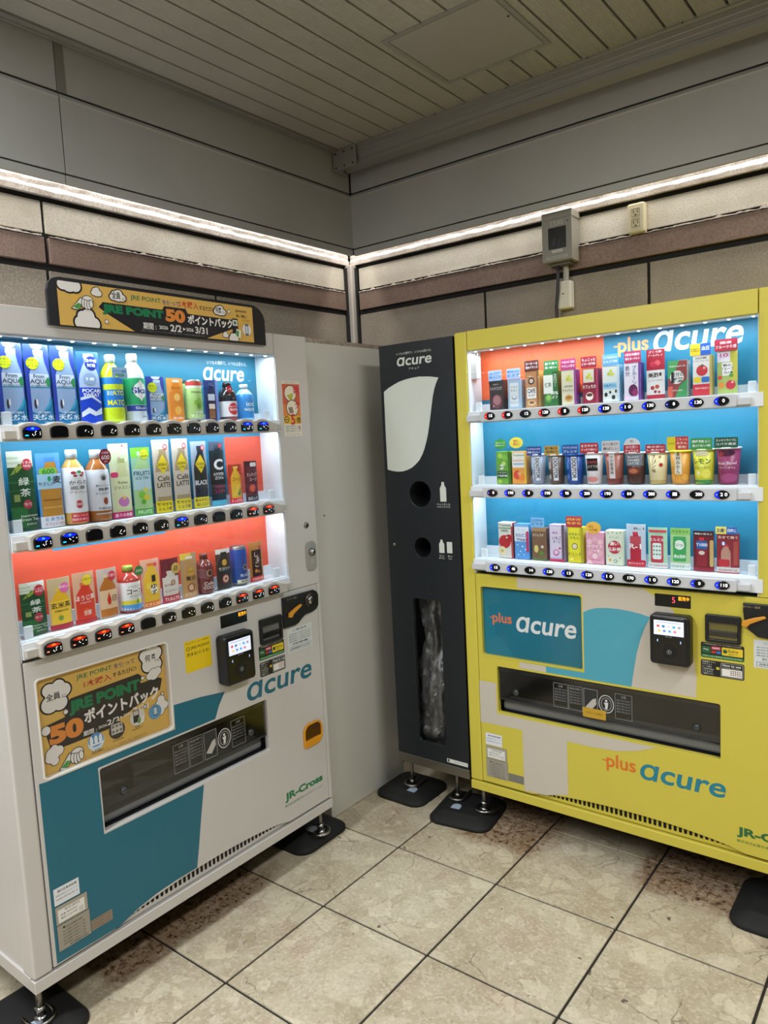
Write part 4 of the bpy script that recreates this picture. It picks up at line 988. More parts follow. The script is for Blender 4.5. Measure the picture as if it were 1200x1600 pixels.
MB().box(bw0, .0, .168, bw1, .02, .204, m_steel, .001, 1).box(bw0, .02, .168, bw1, .45, .204, mat('#4a4a48', .6)).build('base_plinth', bn)
MB().box(.118, .008, .277, .245, .010, .846, glassmat('bin_window', (.9, .9, .9, 1), .08, 1.0)).build('window_pane', bn)
q = Print(0, rough=.45); WT = '#cdd1c8'
acure(q, .175, 1.7535, .158, WT, hgt=.032); q.text('いつもの場所で、いつもは変わる。', .175, 1.7835, .16, .0095, WT); q.text('アキュア', .173, 1.7245, .05, .0085, WT); q.build('logo_lettering', bn); q = Print(0, rough=.45)
q.poly([(.027, 1.648), (.05, 1.661), (.075, 1.671), (.10, 1.680), (.129, 1.686), (.16, 1.690), (.195, 1.6915), (.24, 1.688), (.28, 1.681), (.268, 1.66), (.26, 1.641), (.252, 1.615), (.247, 1.59), (.233, 1.521), (.224, 1.48), (.215, 1.451), (.205, 1.425), (.194, 1.403), (.18, 1.383), (.163, 1.368), (.144, 1.355), (.124, 1.347), (.1, 1.341), (.078, 1.340), (.05, 1.343), (.027, 1.349), (.026, 1.494)], WT); q.build('leaf_shape', bn, 'large pale grey leaf-shaped print'); q = Print(0, rough=.45)
def bottle_icon(cx, z0, s, w):
    q.poly([(cx-w, z0), (cx+w, z0), (cx+w, z0+s*.68), (cx+w*.45, z0+s*.85), (cx+w*.4, z0+s), (cx-w*.4, z0+s), (cx-w*.45, z0+s*.85), (cx-w, z0+s*.68)], WT)
bottle_icon(.2795, 1.227, .073, .0135); q.text('ペットボトル', .279, 1.2165, .060, .009, WT, .01); q.text('PLASTIC BOTTLES', .279, 1.207, .058, .0045, WT); q.build('plastic_bottle_symbol', bn); q = Print(0, rough=.45)
bottle_icon(.2635, 1.034, .050, .0115); q.rect(.2865, 1.035, .310, 1.077, WT, .002)
q.text('ビン', .263, 1.023, .02, .008, WT, .01); q.text('カン', .299, 1.023, .02, .008, WT, .01); q.text('BOTTLES', .262, 1.0135, .024, .0042, WT); q.text('CANS', .299, 1.0135, .016, .0042, WT)
q.build('bottle_and_can_symbol', bn); q = Print(0, rough=.45); q.rect(.247, .2155, .340, .2305, '#d9dcd8'); q.rect(.25, .2175, .258, .2285, '#44484a'); q.text('ご協力ありがとう', .305, .223, .06, .006, '#55595a')
q.build('white_sticker', bn)
MB().cyl((.042, 0, 1.055), (.042, -.003, 1.055), .007, m_steel, .006, 18).build('door_lock', bn)
for x in (.024, .245):
    lg = MB().cyl((x, .068, .0385), (x, .068, .17), .007, m_steel, n=10).cyl((x, .068, .043), (x, .068, .06), .012, m_steel, n=6)
    lg.build('leg', bn)
for x in (.04, .315): MB().cyl((x, .40, .0), (x, .40, .17), .010, m_steel, n=10).cyl((x, .40, .0), (x, .40, .008), .02, m_steel, n=14).build('leg', bn)
# clear bag inside the bin
def bag():
    bm = bmesh.new(); nz, na = 46, 44; rnd = random.Random(3); rings = []
    from mathutils import noise
    for i in range(nz+1):
        t = i/nz; z = .228+t*.62; ra = .088*(.72+.28*math.sin(math.pi*min(1, t*1.4+.1)))+(.01 if t > .8 else 0)
        if t < .08: ra *= .55+t*5.6
        rg = []
        for k in range(na):
            a = 2*math.pi*k/na
            q_ = noise.noise(Vector((math.cos(a)*2.2, math.sin(a)*2.2, z*9)))*.022+noise.noise(Vector((math.cos(a)*7, math.sin(a)*7, z*26)))*.010*(1.6-t)
            rg.append(bm.verts.new((.160+(ra+q_)*math.cos(a)*.95, .118+(ra+q_)*math.sin(a), z+q_*.3)))
        rings.append(rg)
    for a, b in zip(rings, rings[1:]):
        for k in range(na): fc = bm.faces.new((a[k], a[(k+1) % na], b[(k+1) % na], b[k])); fc.smooth = (rnd.random() < .6)
    bm.faces.new(rings[0]); me = bpy.data.meshes.new('plastic_bag'); bm.to_mesh(me); bm.free()
    m = glassmat('thin_film', (.9, .9, .9, 1), .55, 1.6, .30); me.materials.append(m)
    return link('plastic_bag', me)
tag(bag(), 'crumpled clear plastic bag hanging inside the dark recycling bin', 'bag')

# ---- rubber foot pads
PT = .038
def pad(cx, cy, wx, wy, label, paper=None, ring=None, rot=0):
    e = empty('foot_pad', (cx, cy, 0), R(rot)); tag(e, label, 'rubber pad', 'rubber pads under the machines')
    a, b = wx/2, wy/2; bm = bmesh.new(); L = []
    for ins, z in ((0, 0), (0, .010), (.008, .018), (.03, .029), (.045, .035), (.05, PT)):
        L.append([bm.verts.new((px, py, z)) for px, py in rr(-a+ins, -b+ins, a-ins, b-ins, max(.052-ins*.8, .012), 7)])
    n = len(L[0])
    for A, B in zip(L, L[1:]):
        for k in range(n): bm.faces.new((A[k], A[(k+1) % n], B[(k+1) % n], B[k])).smooth = True
    bm.faces.new(L[-1]); bm.faces.new(L[0][::-1]); bmesh.ops.recalc_face_normals(bm, faces=bm.faces[:])
    me = bpy.data.meshes.new('rubber_mat'); bm.to_mesh(me); bm.free(); me.materials.append(m_rub); link('rubber_mat', me, e)
    inv = Matrix.Rotation(-R(rot), 2)
    if paper:
        x, y = inv @ Vector((paper[0]-cx, paper[1]-cy)); c = mat(paper[2], .4)
        P = [(x-.018, y-.016), (x+.018, y-.016)]+[(x+.018*math.cos(R(q)), y+.004+.018*math.sin(R(q))) for q in range(0, 181, 15)]
        t_ = bmesh.new(); top = [t_.verts.new((a_, b_, PT+.0008)) for a_, b_ in P]; t_.faces.new(top); g = MB(); g.merge(t_, c)
        t_ = bmesh.new(); lo_ = [t_.verts.new((a_, b_, z_)) for z_ in (PT, PT+.0008) for a_, b_ in P]; n_ = len(P)
        for k in range(n_): t_.faces.new((lo_[k], lo_[(k+1) % n_], lo_[n_+(k+1) % n_], lo_[n_+k]))
        g.merge(t_, c); g.build('paper_tag', e)
    if ring:
        x, y = inv @ Vector((ring[0]-cx, ring[1]-cy)); g = MB(); z = PT+.007
        g.tube([(x-.03, y+.06, z), (x-.03, y, z)]+[(x-.03*math.cos(R(q)), y-.03*math.sin(R(q)), z) for q in range(15, 166, 15)]+[(x+.03, y, z), (x+.03, y+.06, z)], .0065, m_steel)
        g.build('steel_shoe', e)
    return e
pad(.008, .085, .235, .24, 'black rubber pad under the bin nearest the off-white panel', (.052, .028, '#aab8cc'), (.024, .068))
pad(.300, .055, .25, .26, 'black rubber pad where the bin meets the yellow machine', (.275, .008, '#aab8cc'), (.245, .068), 9)
pad(1.40, .045, .26, .28, 'black rubber pad under the far right end of the yellow machine')
pad(-.135, -.405, .225, .26, 'black rubber pad under the white machine beside the panel', (-.09, -.42, '#8e9297'))
pad(-.10, -1.515, .27, .29, 'black rubber pad under the nearest corner of the white machine', (-.035, -1.50, '#b0bccc'))

# ---- electrical fittings on the right wall
bk = empty('breaker_box', (.413, YW, 2.15)); tag(bk, 'grey electrical breaker box with dark window mounted high on the right wall', 'breaker box')
mg = mat('#8d8a80', .45); mgl = mat('#d8d3c8', .4)
MB().box(0, -.078, .0, .123, 0, .192, mg, .002).box(-.004, -.084, .168, .127, 0, .197, mg, .002).build('case', bk)
plate('lid', rr(-.003, .002, .126, .168, .003), [rr(.024, .05, .101, .135, .002)], -.084, -.078, mg, bk, .001)
MB().box(.024, -.079, .05, .101, -.0785, .135, mat('#2d2d2f', .3)).box(.04, -.083, .06, .058, -.079, .092, mat('#15161a', .4), .001).box(.062, -.082, .06, .074, -.079, .088, mat('#25262a', .4), .001).build('breaker', bk)
MB().box(.024, -.0825, .05, .101, -.0815, .135, m_smoke).build('window', bk)
q = Print(-.084, rough=.5); q.rect(.036, .144, .088, .158, '#b5b2a8'); q.text('B1F-2', .062, .151, .042, .010, '#3a3a38', .02); q.build('name_plate', bk); q = Print(-.084, rough=.5); q.rect(.04, .036, .085, .047, '#c4c0b6'); q.text('プラグ', .062, .0415, .03, .005, '#555555'); q.rect(.016, .012, .106, .022, '#b5b2a8'); q.text('自動販売機専用電源', .061, .017, .08, .006, '#444440'); q.ell(.11, .152, .003, .003, '#15161a')
q.build('lettering', bk)
MB().box(.02, -.06, -.012, .105, -.01, 0, mat('#5c5850', .5), .002).build('gland_plate', bk)
sbx = empty('junction_box', (.447, YW, 1.966)); tag(sbx, 'small cream surface conduit box on the wall just below the breaker box', 'junction box')
MB().box(0, -.04, 0, .062, 0, .112, mgl, .006, 3).build('case', sbx); MB().cyl((.03, -.04, .06), (.03, -.042, .06), .003, m_dark).build('screw', sbx)
cd = MB()
for k in range(12): cd.cyl((.484, YW-.022, 2.078+.0052*k), (.484, YW-.022, 2.078+.0052*k+.003), .0125, mat('#b9b6b0', .5), n=14).cyl((.484, YW-.022, 2.081+.0052*k), (.484, YW-.022, 2.081+.0052*k+.0024), .0105, mat('#b9b6b0', .5), n=14)
tag(cd.build('conduit'), 'short ribbed grey conduit joining breaker box and junction box', 'conduit')
tag(MB().tube([(.462, YW-.05, 2.145), (.462, YW-.052, 2.10), (.458, YW-.05, 2.04), (.450, YW-.048, 1.98), (.445, YW-.035, 1.90), (.443, YW-.03, 1.80), (.443, YW-.03, 1.5)], .007, mat('#2d2b33', .5)).build('power_cable'), 'dark purple-grey power cable running down behind the yellow machine', 'cable')
ou = empty('power_outlet', (.745, YW, 2.21)); tag(ou, 'cream double power outlet on the off-white tile of the right wall', 'power outlet')
MB().box(0, -.034, 0, .066, 0, .112, mat('#c9bf9d', .35), .007, 3).build('case', ou)
q = MB()
for z in (.036, .076):
    q.box(.016, -.0358, z-.015, .050, -.0335, z+.015, mat('#b5aa8a', .4), .003)
q.build('socket', ou)
q = Print(-.0358)
for z in (.036, .076):
    q.rect(.024, z-.002, .0268, z+.009, '#1e1b17'); q.rect(.039, z-.002, .0418, z+.009, '#1e1b17'); q.ell(.033, z-.009, .004, .0032, '#1e1b17', n=12)
q.build('socket_slots', ou)

# ------------------------------------------------------------------ drink samples on the shelves
GRP = {('L', 0): 'drink samples on the top shelf of the white machine', ('L', 1): 'drink samples on the middle shelf of the white machine', ('L', 2): 'drink samples on the bottom shelf of the white machine',
       ('R', 0): 'drink samples on the top shelf of the yellow machine', ('R', 1): 'drink samples on the middle shelf of the yellow machine', ('R', 2): 'drink samples on the bottom shelf of the yellow machine'}
def prof_rad(prof):
    def f(z):
        if z <= prof[0][0]: return prof[0][1]
        for (z0, r0), (z1, r1) in zip(prof, prof[1:]):
            if z <= z1: return r0+(r1-r0)*(z-z0)/max(z1-z0, 1e-6)
        return prof[-1][1]
    return f
def sil(cx, hw, z0, z1):
    H = z1-z0
    return [(cx-hw, z0), (cx+hw, z0), (cx+hw, z0+H*.62), (cx+hw*.92, z0+H*.70), (cx+hw*.62, z0+H*.82), (cx+hw*.42, z0+H*.88), (cx+hw*.42, z1), (cx-hw*.42, z1), (cx-hw*.42, z0+H*.88), (cx-hw*.62, z0+H*.82), (cx-hw*.92, z0+H*.70), (cx-hw, z0+H*.62)]
def draw(p, w, h, els):
    X = lambda a: a*w/2
    Z = lambda b: b*h
    for e in els:
        k = e[0]
        if k == 'r': p.rect(X(e[1]), Z(e[2]), X(e[3]), Z(e[4]), e[5])
        elif k == 'R': p.rect(X(e[1]), Z(e[2]), X(e[3]), Z(e[4]), e[5], ra=w*.08)
        elif k == 'e': p.ell(X(e[1]), Z(e[2]), X(e[3]), Z(e[4]), e[5], n=18)
        elif k == 'c': p.ell(X(e[1]), Z(e[2]), X(e[3]), X(e[3]), e[4], n=18)
        elif k == 'p': p.poly([(X(a), Z(b)) for a, b in e[1]], e[2])
        elif k == 't': p.text(e[1], X(e[2]), Z(e[3]), e[4]*w if e[4] else None, e[5]*h if e[5] else None, e[6], e[7] if len(e) > 7 else .02)
        elif k == 'v':          # vertical writing
            for i, ch in enumerate(e[1]):
                g = e[5]*h
                if ch == 'ー': p.rect(X(e[2])-g*.06, Z(e[3]-i*e[5]*1.12)-g*.45, X(e[2])+g*.06, Z(e[3]-i*e[5]*1.12)+g*.45, e[6])
                elif ch == 'Y' or ch < '\x7f': p.text(ch, X(e[2]), Z(e[3]-i*e[5]*1.12), None, g, e[6], .02)
                else: p.text(ch, X(e[2]), Z(e[3]-i*e[5]*1.12), g*.92, g, e[6], .02)
        elif k == 'w': p.text(e[1], X(e[2]), Z(e[3]), e[4]*h, e[5]*w, e[6], .06, rot=-90)
        elif k == 'b':          # printed picture of a bottle: cx, half width, z0, z1, body, cap, label colour, l0, l1
            _, cx, hw, z0, z1, cb, cc, cl, l0, l1 = e
            p.poly([(a, b) for a, b in sil(X(cx), X(hw), Z(z0), Z(z1))], cb)
            p.rect(X(cx)-X(hw)*.48, Z(z1-.06), X(cx)+X(hw)*.48, Z(z1), cc)
            p.rect(X(cx)-X(hw)*.75, Z(z0+.02), X(cx)-X(hw)*.55, Z(z0+(z1-z0)*.6), '#ffffff') if 0 else None
            if cl: p.rect(X(cx-hw), Z(l0), X(cx+hw), Z(l1), cl)
NAMES = {'card': 'sample_card', 'bottle': 'sample_bottle', 'can': 'sample_can', 'carton': 'sample_carton', 'cup': 'sample_cup'}
VM = {'L': (lambda x, y, z: (-y, -1.502+x, z), R(90), .113), 'R': (lambda x, y, z: (.352+x, y, z), 0, .152)}
def sample(side, row, j, kind, w, h, label, base, els, top=None, cap='#e8edf2', band=None, dx=0.0, pop=None):
    fn, rot, b0 = VM[side]; w *= 1.07
    loc = fn(b0+.0677*j+dx, .046 if kind != 'carton' else .048, BASE[row])
    nm = NAMES[kind]; mb = MB(); rf = None; yf = 0
    if kind == 'card':
        w = min(w, .065); Rc = .085; n = 8; th = w/2/Rc; bm = mb.bm; mi = mb.mi(mat(base, .3)); L = []
        for ra in (Rc, Rc-.0016):
            for z in (0, h): L.append([bm.verts.new((ra*math.sin(-th+2*th*k/n), (Rc-.014)-ra*math.cos(-th+2*th*k/n), z)) for k in range(n+1)])
        f0, f1, k0, k1 = L
        for k in range(n):
            for q in ((f0[k], f0[k+1], f1[k+1], f1[k]), (k0[k+1], k0[k], k1[k], k1[k+1]), (f1[k], f1[k+1], k1[k+1], k1[k]), (f0[k+1], f0[k], k0[k], k0[k+1])): bm.faces.new(q).smooth = False
        bm.faces.new((f0[0], f1[0], k1[0], k0[0])); bm.faces.new((f1[n], f0[n], k0[n], k1[n]))
        p = Print(rad=lambda z: Rc, cy=(Rc-.014), rough=.3, step=.009)
        o = mb.build(nm, None, loc, rot); draw(p, w, h, els)
        c = MB(); x = w/2*.93          # clear folded sides and foot of the sleeve
        c.box(-x, -.006, -.0015, -x+.001, .018, h*.96, m_sleeve).box(x-.001, -.006, -.0015, x, .018, h*.96, m_sleeve).box(-x, -.01, 0, x, .018, .001, m_sleeve)
        c.build('clear_sleeve', o)
    elif kind == 'bottle':
        r_ = w/2; zc = h*.885
        prof = [(0, r_*.82), (.003, r_*.95), (.010, r_), (h*.30, r_), (h*.62, r_), (h*.70, r_*.95), (h*.76, r_*.84), (h*.82, r_*.62), (h*.865, r_*.43), (zc, r_*.42)]
        bd = []
        if band:
            z0, z1, c_ = band; ex = []
            for z, ra in prof:
                ex.append((z, ra))
            f = prof_rad(prof)
            prof = sorted([q for q in ex if abs(q[0]-z0*h) > .001 and abs(q[0]-z1*h) > .001]+[(z0*h, f(z0*h)), (z1*h, f(z1*h))])
            bd = [(z0*h, mat(base, .15)), (z1*h, mat(c_, .35))]
        mb.lathe(prof, bd+[(h, mat(base, .15))], 24); o = mb.build(nm, None, loc, rot)
        MB().lathe([(zc-.001, r_*.47), (h-.003, r_*.47), (h, r_*.42)], [(h, mat(cap, .35))], 20).build('cap', o)
        rf = prof_rad(prof); p = Print(rad=rf, rough=.35, step=.007); draw(p, w*1.35, h, els)
    elif kind == 'can':
        r_ = w/2; prof = [(0, r_*.80), (.004, r_*.93), (.008, r_), (h-.010, r_), (h-.003, r_*.88), (h, r_*.88)]
        mb.lathe(prof, [(.007, m_steel), (h-.009, mat(base, .3)), (h, m_steel)], 24); o = mb.build(nm, None, loc, rot)
        p = Print(rad=lambda z: r_, rough=.3, step=.007); draw(p, w*1.35, h, els)
    elif kind == 'cup':
        r1, r0 = w/2*.97, w/2*.72
        prof = [(0, r0), (.002, r0+.001), (h-.004, r1)]; mb.lathe(prof, [(h, mat(base, .35))], 24); o = mb.build(nm, None, loc, rot)
        MB().lathe([(h-.004, w/2*1.04), (h, w/2*1.04), (h+.001, w/2*1.0)], [(h+.1, mat(cap, .35))], 24).build('lid', o)
        rf = prof_rad(prof); p = Print(rad=rf, rough=.35, step=.007); draw(p, w*1.05, h, els)
    else:
        d = .036
        mb.box(-w/2, -d/2, 0, w/2, d/2, h, mat(base, .35), .0012, 1)
        if band: mb.box(w/2-.0005, -d/2+.001, .001, w/2+.0006, d/2-.001, h-.001, mat(band, .35))
        o = mb.build(nm, None, loc, rot); p = Print(y=-d/2, rough=.35); draw(p, w, h, els); yf = -d/2
    if p.F: p.build('printing', o)
    tag(o, label, 'drink sample', GRP[(side, row)])
    if pop:       # small card standing above or stuck on the sample: shape, w, h, z, dx, colour, elements
        sh, pw, ph, pz, pdx, pc, pe = pop; y = -.017 if kind in ('carton',) else (-w/2*.9 if kind in ('cup', 'bottle') else -.016)
        P = rr(-pw/2, 0, pw/2, ph, .003, 3) if sh == 'r' else ell(0, ph/2, pw/2, ph/2, 24)
        if sh == 'd': P = rr(-pw/2, 0, pw/2, ph, (.001, .001, pw*.45, pw*.45), 6)
        me = plate_mesh('topper_card', P, [], y-.0015, y-.0007, mat(pc, .35)); me.transform(Matrix.Translation((pdx, 0, pz)))
        tc = link('topper_card', me, o)
        if pe:
            q = Print(y=y-.0015, x0=pdx, z0=pz, rough=.35); draw(q, pw, ph, pe); q.build('topper_print', tc)
    return o
m_sleeve = glassmat('clear_sleeve', (.96, .98, 1, 1), .1, 1.2, .04)

def aqua(h):
    return [('p', [(-1, 0), (1, 0), (1, 1), (-1, 1)], '#2a3f9c'), ('b', .08, .80, .0, .93, '#8fa8cc', '#c9d8ea', None, 0, 0), ('p', [(-.5, 1), (.5, 1), (.38, .955), (.15, .94), (-.15, .94), (-.38, .955)], '#dfe6ef'),
            ('r', -.7, .47, .86, .63, '#c6d3e6'), ('r', -.7, .455, .86, .47, '#2c87a8'), ('t', 'From', 0, .60, .42, .05, '#1c2a4a'), ('t', 'AQUA', .02, .53, .72, .065, '#1c2a4a'), ('e', .74, .53, .2, .06, '#2c8a4a'), ('t', '谷川連峰の天然水', .05, .482, .7, .02, '#1c2a4a'),
            ('p', [(-.72, .0), (1, .0), (1, .33), (.7, .22), (.2, .15), (-.3, .12), (-.72, .16)], '#1b6f9c'), ('p', [(.1, .16), (.55, .19), (.88, .27), (.88, .36), (.6, .25)], '#2f9fc0'), ('e', -.45, .25, .1, .06, '#3a3540'), ('e', -.32, .27, .07, .045, '#e8e8ee'),
            ('t', '天然水', .12, .085, .86, .075, '#f4f8fa', .03), ('t', '谷川連峰の', .2, .145, .5, .03, '#e8f0f4'), ('t', '500ml', .4, .02, .3, .015, '#cfe0ea'),
            ('c', -.42, .76, .46, '#d2dc22'), ('t', '環境に', -.45, .80, .4, .03, '#3a6a2a'), ('t', 'ラベルレス', -.42, .765, .55, .025, '#3a6a2a'), ('t', 'ボトル', -.42, .73, .4, .025, '#3a6a2a')]
A_ = [(0, 'leftmost of the three tall clear water bottle cards with yellow-green discs'), (1, 'middle one of the three tall clear water bottle cards with yellow-green discs'), (2, 'rightmost of the three tall clear water bottle cards with yellow-green discs')]
for j, lb in A_: sample('L', 0, j, 'card', .062, .196, lb, '#2a3f9c', aqua(.196), dx=-.004)
sample('L', 0, 3, 'card', .060, .186, 'tall blue and white sports drink bottle card with round dark blue disc', '#2f57c0', [('b', .0, .92, .0, .97, '#a9bcdc', '#dfe6ee', None, 0, 0), ('r', -.92, .0, .92, .50, '#1b43c4'), ('p', [(-.92, .15), (-.3, .22), (.3, .16), (.92, .22), (.92, .13), (.2, .10), (-.3, .14), (-.92, .08)], '#e4ecf6'), ('p', [(-.92, .32), (.0, .36), (.92, .27), (.92, .30), (.1, .39), (-.92, .36)], '#d4e0f4'), ('t', 'POCARI', .1, .455, 1.5*.55, .05, '#ffffff', .04), ('t', 'SWEAT', .06, .395, .72, .05, '#ffffff', .04), ('e', 0, .62, .6, .085, '#8ea4c8'), ('r', -.35, .60, .35, .64, '#e4ecf6'), ('c', .2, .84, .58, '#1a2f8c'), ('t', '熱中症', .2, .875, .55, .05, '#f0f4fa', .03), ('t', '対策', .2, .81, .4, .05, '#f0f4fa', .03)], dx=-.002)
sample('L', 0, 4, 'bottle', .056, .183, 'clear capped vitamin drink bottle with blue wrap and yellow lettering', '#c8dc28', [('r', -1, .48, 1, .56, '#c8dc28'), ('t', 'MATCH', 0, .43, .72, .07, '#e8e428', .06), ('t', 'MATCH', .02, .29, .76, .08, '#e8e428', .06), ('e', -.5, .43, .18, .035, '#7fb0e0')], cap='#d4e6f2', band=(.22, .66, '#1b78c8'), pop=('r', .046, .03, .118, .010, '#9cc4e2', [('t', 'ビタミン補給', 0, .65, .85, .25, '#1b5ab8', .02), ('t', '微炭酸', 0, .28, .6, .28, '#1f8a5a', .03)]))
sample('L', 0, 5, 'bottle', .058, .189, 'clear bottle with white cap, green band and white badge', '#d9e4ec', [('r', -1, .16, 1, .245, '#2445a0'), ('c', .05, .46, .52, '#f0f4f4'), ('p', [(-.45, .46), (.05, .30), (.55, .46), (.05, .62)], '#f0f4f4'), ('t', 'Skal', .05, .46, .62, .09, '#1f3f9a', .05), ('t', 'Skal·s', .1, .205, .5, .04, '#e4ecf4', .02), ('t', '微炭酸', .3, .08, .25, .02, '#5a6a8a')], cap='#f2f5f8', band=(.25, .64, '#23a86a'))
sample('L', 0, 6, 'card', .057, .128, 'short clear water bottle card with a yellow-green disc', '#2a3f9c', aqua(.128), dx=-.003)
sample('L', 0, 7, 'card', .054, .126, 'short orange juice bottle card with orange slices', '#f0a050', [('b', .05, .85, 0, .96, '#e88a2a', '#e8e0d0', None, 0, 0), ('c', .1, .56, .42, '#f0b048'), ('c', .1, .56, .34, '#f6c468'), ('c', .15, .26, .5, '#ef9a28'), ('c', .15, .26, .4, '#f7b850'), ('t', 'オレンジ', .1, .78, .6, .06, '#7a4010'), ('t', '朝の果実', .1, .08, .6, .05, '#ffffff')], dx=-.004)
sample('L', 0, 8, 'can', .054, .122, 'short green muscat juice can with red and white top', '#a8c878', [('r', -1, .86, 1, .96, '#c84848'), ('r', -1, .80, 1, .86, '#e8ecd8'), ('t', 'PREMIUM', 0, .70, .55, .05, '#4a6a2a'), ('c', -.2, .45, .2, '#7fae3a'), ('c', .05, .5, .2, '#8fbe48'), ('c', .0, .36, .2, '#6f9e30'), ('c', .25, .42, .18, '#86b440'), ('t', '2種の', .1, .22, .4, .06, '#ffffff'), ('t', 'マスカット', 0, .13, .68, .07, '#f8fff0', .03)], dx=-.003)
sample('L', 0, 9, 'card', .052, .124, 'short dark navy coffee can card with white glass picture', '#283a7a', [('b', -.1, .6, .0, .93, '#1c2448', '#4a5a8a', None, 0, 0), ('r', -.55, .50, .35, .66, '#c8d0e0'), ('r', -.5, .06, .3, .42, '#8a5a3a'), ('r', -.5, .3, .3, .42, '#e8ddd0'), ('r', .5, 0, 1, 1, '#6a86c8')], dx=-.007)
sample('L', 0, 10, 'bottle', .054, .120, 'short black bottle with red and white label', '#1c1414', [('c', .0, .30, .48, '#d42a34'), ('t', 'カロリー', 0, .36, .42, .05, '#ffffff'), ('t', '強炭酸', 0, .28, .4, .06, '#ffffff', .03), ('r', -.6, .0, .6, .08, '#c0202c')], cap='#2a2424', band=(.1, .5, '#e8e4e4'), dx=-.004, pop=('c', .022, .022, .086, -.012, '#c8283c', [('t', '人気', 0, .5, .6, .35, '#ffffff', .03)]))
sample('L', 0, 11, 'bottle', .055, .115, 'short pale blue sports water bottle with blue wrap', '#9cc8e8', [('t', 'ion', 0, .45, .4, .12, '#e8f4fc', .03), ('t', 'water', 0, .30, .6, .09, '#e8f4fc', .03)], cap='#dceaf4', band=(.06, .72, '#2f8fd8'), dx=-.002)
# middle shelf
def tea(small):
    return [('r', -1, .80, 1, 1, '#d8dccc'), ('r', -1, .9, -.2, .93, '#b8c4a8'), ('r', -1, .84, 0, .87, '#c0cab0'), ('p', [(-.5, 1), (.85, 1), (.75, .955), (-.3, .955)], '#e8ece8'), ('p', [(-1, .66), (-.5, .78), (-.2, .84), (.9, .84), (1, .66), (1, 0), (-1, 0)], '#1f4a2a'), ('p', [(-.85, .70), (-.45, .80), (.2, .86), (.1, .80), (-.3, .74)], '#8a9a3a'), ('r', -1, .60, 1, .62, '#2f6a3a'), ('r', -1, .5, 1, .52, '#2a5f34'), ('r', -1, .04, .2, .3, '#2c6a38'),
            ('t', '緑', .1, .62, .42, .1, '#e8ece4', .02), ('t', '茶', .15, .48, .42, .1, '#e8ece4', .02), ('c', .25, .33, .36, '#a8384a'), ('t', '香り', .25, .33, .3, .04, '#e8d8c8'), ('r', -.72, .37, -.3, .46, '#8a9a5a'), ('t', 'Japanese', .3, .185, .7, .035, '#dfe6d8'), ('t', 'Green Tea', .3, .14, .75, .035, '#dfe6d8'), ('t', '600ml', .4, .08, .4, .025, '#c8d4c0'), ('c', .45, .83, .44, '#b0283a'), ('t', 'うまみ', .45, .855, .4, .035, '#f0e0d8'), ('t', '特別', .45, .81, .3, .035, '#f0e0d8')]
sample('L', 1, 0, 'card', .060, .196, 'tall dark green tea carton card with two white characters and dark red seal', '#1f4a2a', tea(0), dx=-.003)
sample('L', 1, 1, 'card', .060, .188, 'tall amber barley tea bottle card with blue background', '#5a9ad8', [('b', .05, .88, .14, .94, '#c08a3a', '#4a8ad0', None, 0, 0), ('r', -1, .52, 1, .72, '#a8d0ea'), ('r', -1, .0, 1, .15, '#e8eef4'), ('R', -.85, .72, .6, .80, '#8ac850'), ('t', '600', -.1, .755, .5, .07, '#2f8a3a', .05), ('t', 'やさしい', -.35, .59, .6, .05, '#2a2a2a', .03), ('t', '麦', .55, .64, .42, .1, '#2a2a2a', .04), ('e', -.1, .655, .14, .035, '#1f9a5a'), ('r', -.7, .36, .85, .38, '#9a6420'), ('r', -.7, .26, .85, .28, '#d8a858'), ('t', 'ミネラル', .1, .11, .8, .05, '#2a6ac0', .03), ('t', 'カフェインゼロ', .15, .045, .85, .045, '#c03a3a', .02)], dx=.0)
sample('L', 1, 2, 'bottle', .059, .194, 'amber tea bottle with clear cap, white label and red foot', '#c89a50', [('t', 'からだ', 0, .56, .62, .055, '#3a3434', .03), ('t', '巡茶', -.08, .49, .5, .05, '#3a3434', .03), ('t', 'アドバンス', 0, .43, .62, .035, '#8a3a3a', .02), ('e', -.3, .69, .16, .02, '#a03030'), ('e', .05, .70, .14, .02, '#3f8a4a'), ('e', .3, .68, .12, .02, '#b03a3a'), ('e', -.22, .65, .12, .015, '#8a2a3a'), ('e', .15, .65, .12, .015, '#8a3020'), ('e', -.12, .27, .2, .055, '#b83a4a'), ('t', '特茶', -.12, .27, .2, .04, '#f0e4e4'), ('r', -.62, .03, .7, .15, '#d42a3c'), ('t', '脂についた', -.05, .12, .5, .032, '#f4e8e8', .02), ('t', '脂肪を減らす', -.05, .07, .55, .032, '#f4e8e8', .02)], cap='#d8e6f0', band=(.16, .76, '#e6e6ea'))
sample('L', 1, 3, 'bottle', .059, .191, 'reddish amber black tea bottle with white portrait label', '#a0622f', [('c', .02, .61, .22, '#b8b8bc'), ('c', .02, .60, .14, '#5a5a5e'), ('t', 'おいしい', 0, .50, .5, .035, '#3a3a3e', .02), ('t', '無糖', 0, .445, .36, .045, '#3a3a3e', .02), ('t', 'アイスティー', 0, .385, .55, .03, '#4a4a4e'), ('e', .06, .28, .16, .05, '#9a4a28'), ('t', '午後の紅茶', .06, .18, .5, .035, '#5a4a4a'), ('r', -.6, .10, .6, .115, '#c8c8cc')], cap='#dce2ea', band=(.15, .72, '#dadce4'), pop=('c', .034, .042, .15, .012, '#8a1f34', [('t', '大容量', 0, .75, .6, .14, '#f0e0e0', .02), ('t', '600', 0, .45, .7, .28, '#f4eaea', .03), ('t', 'ml', 0, .2, .25, .12, '#f0e0e0')]))
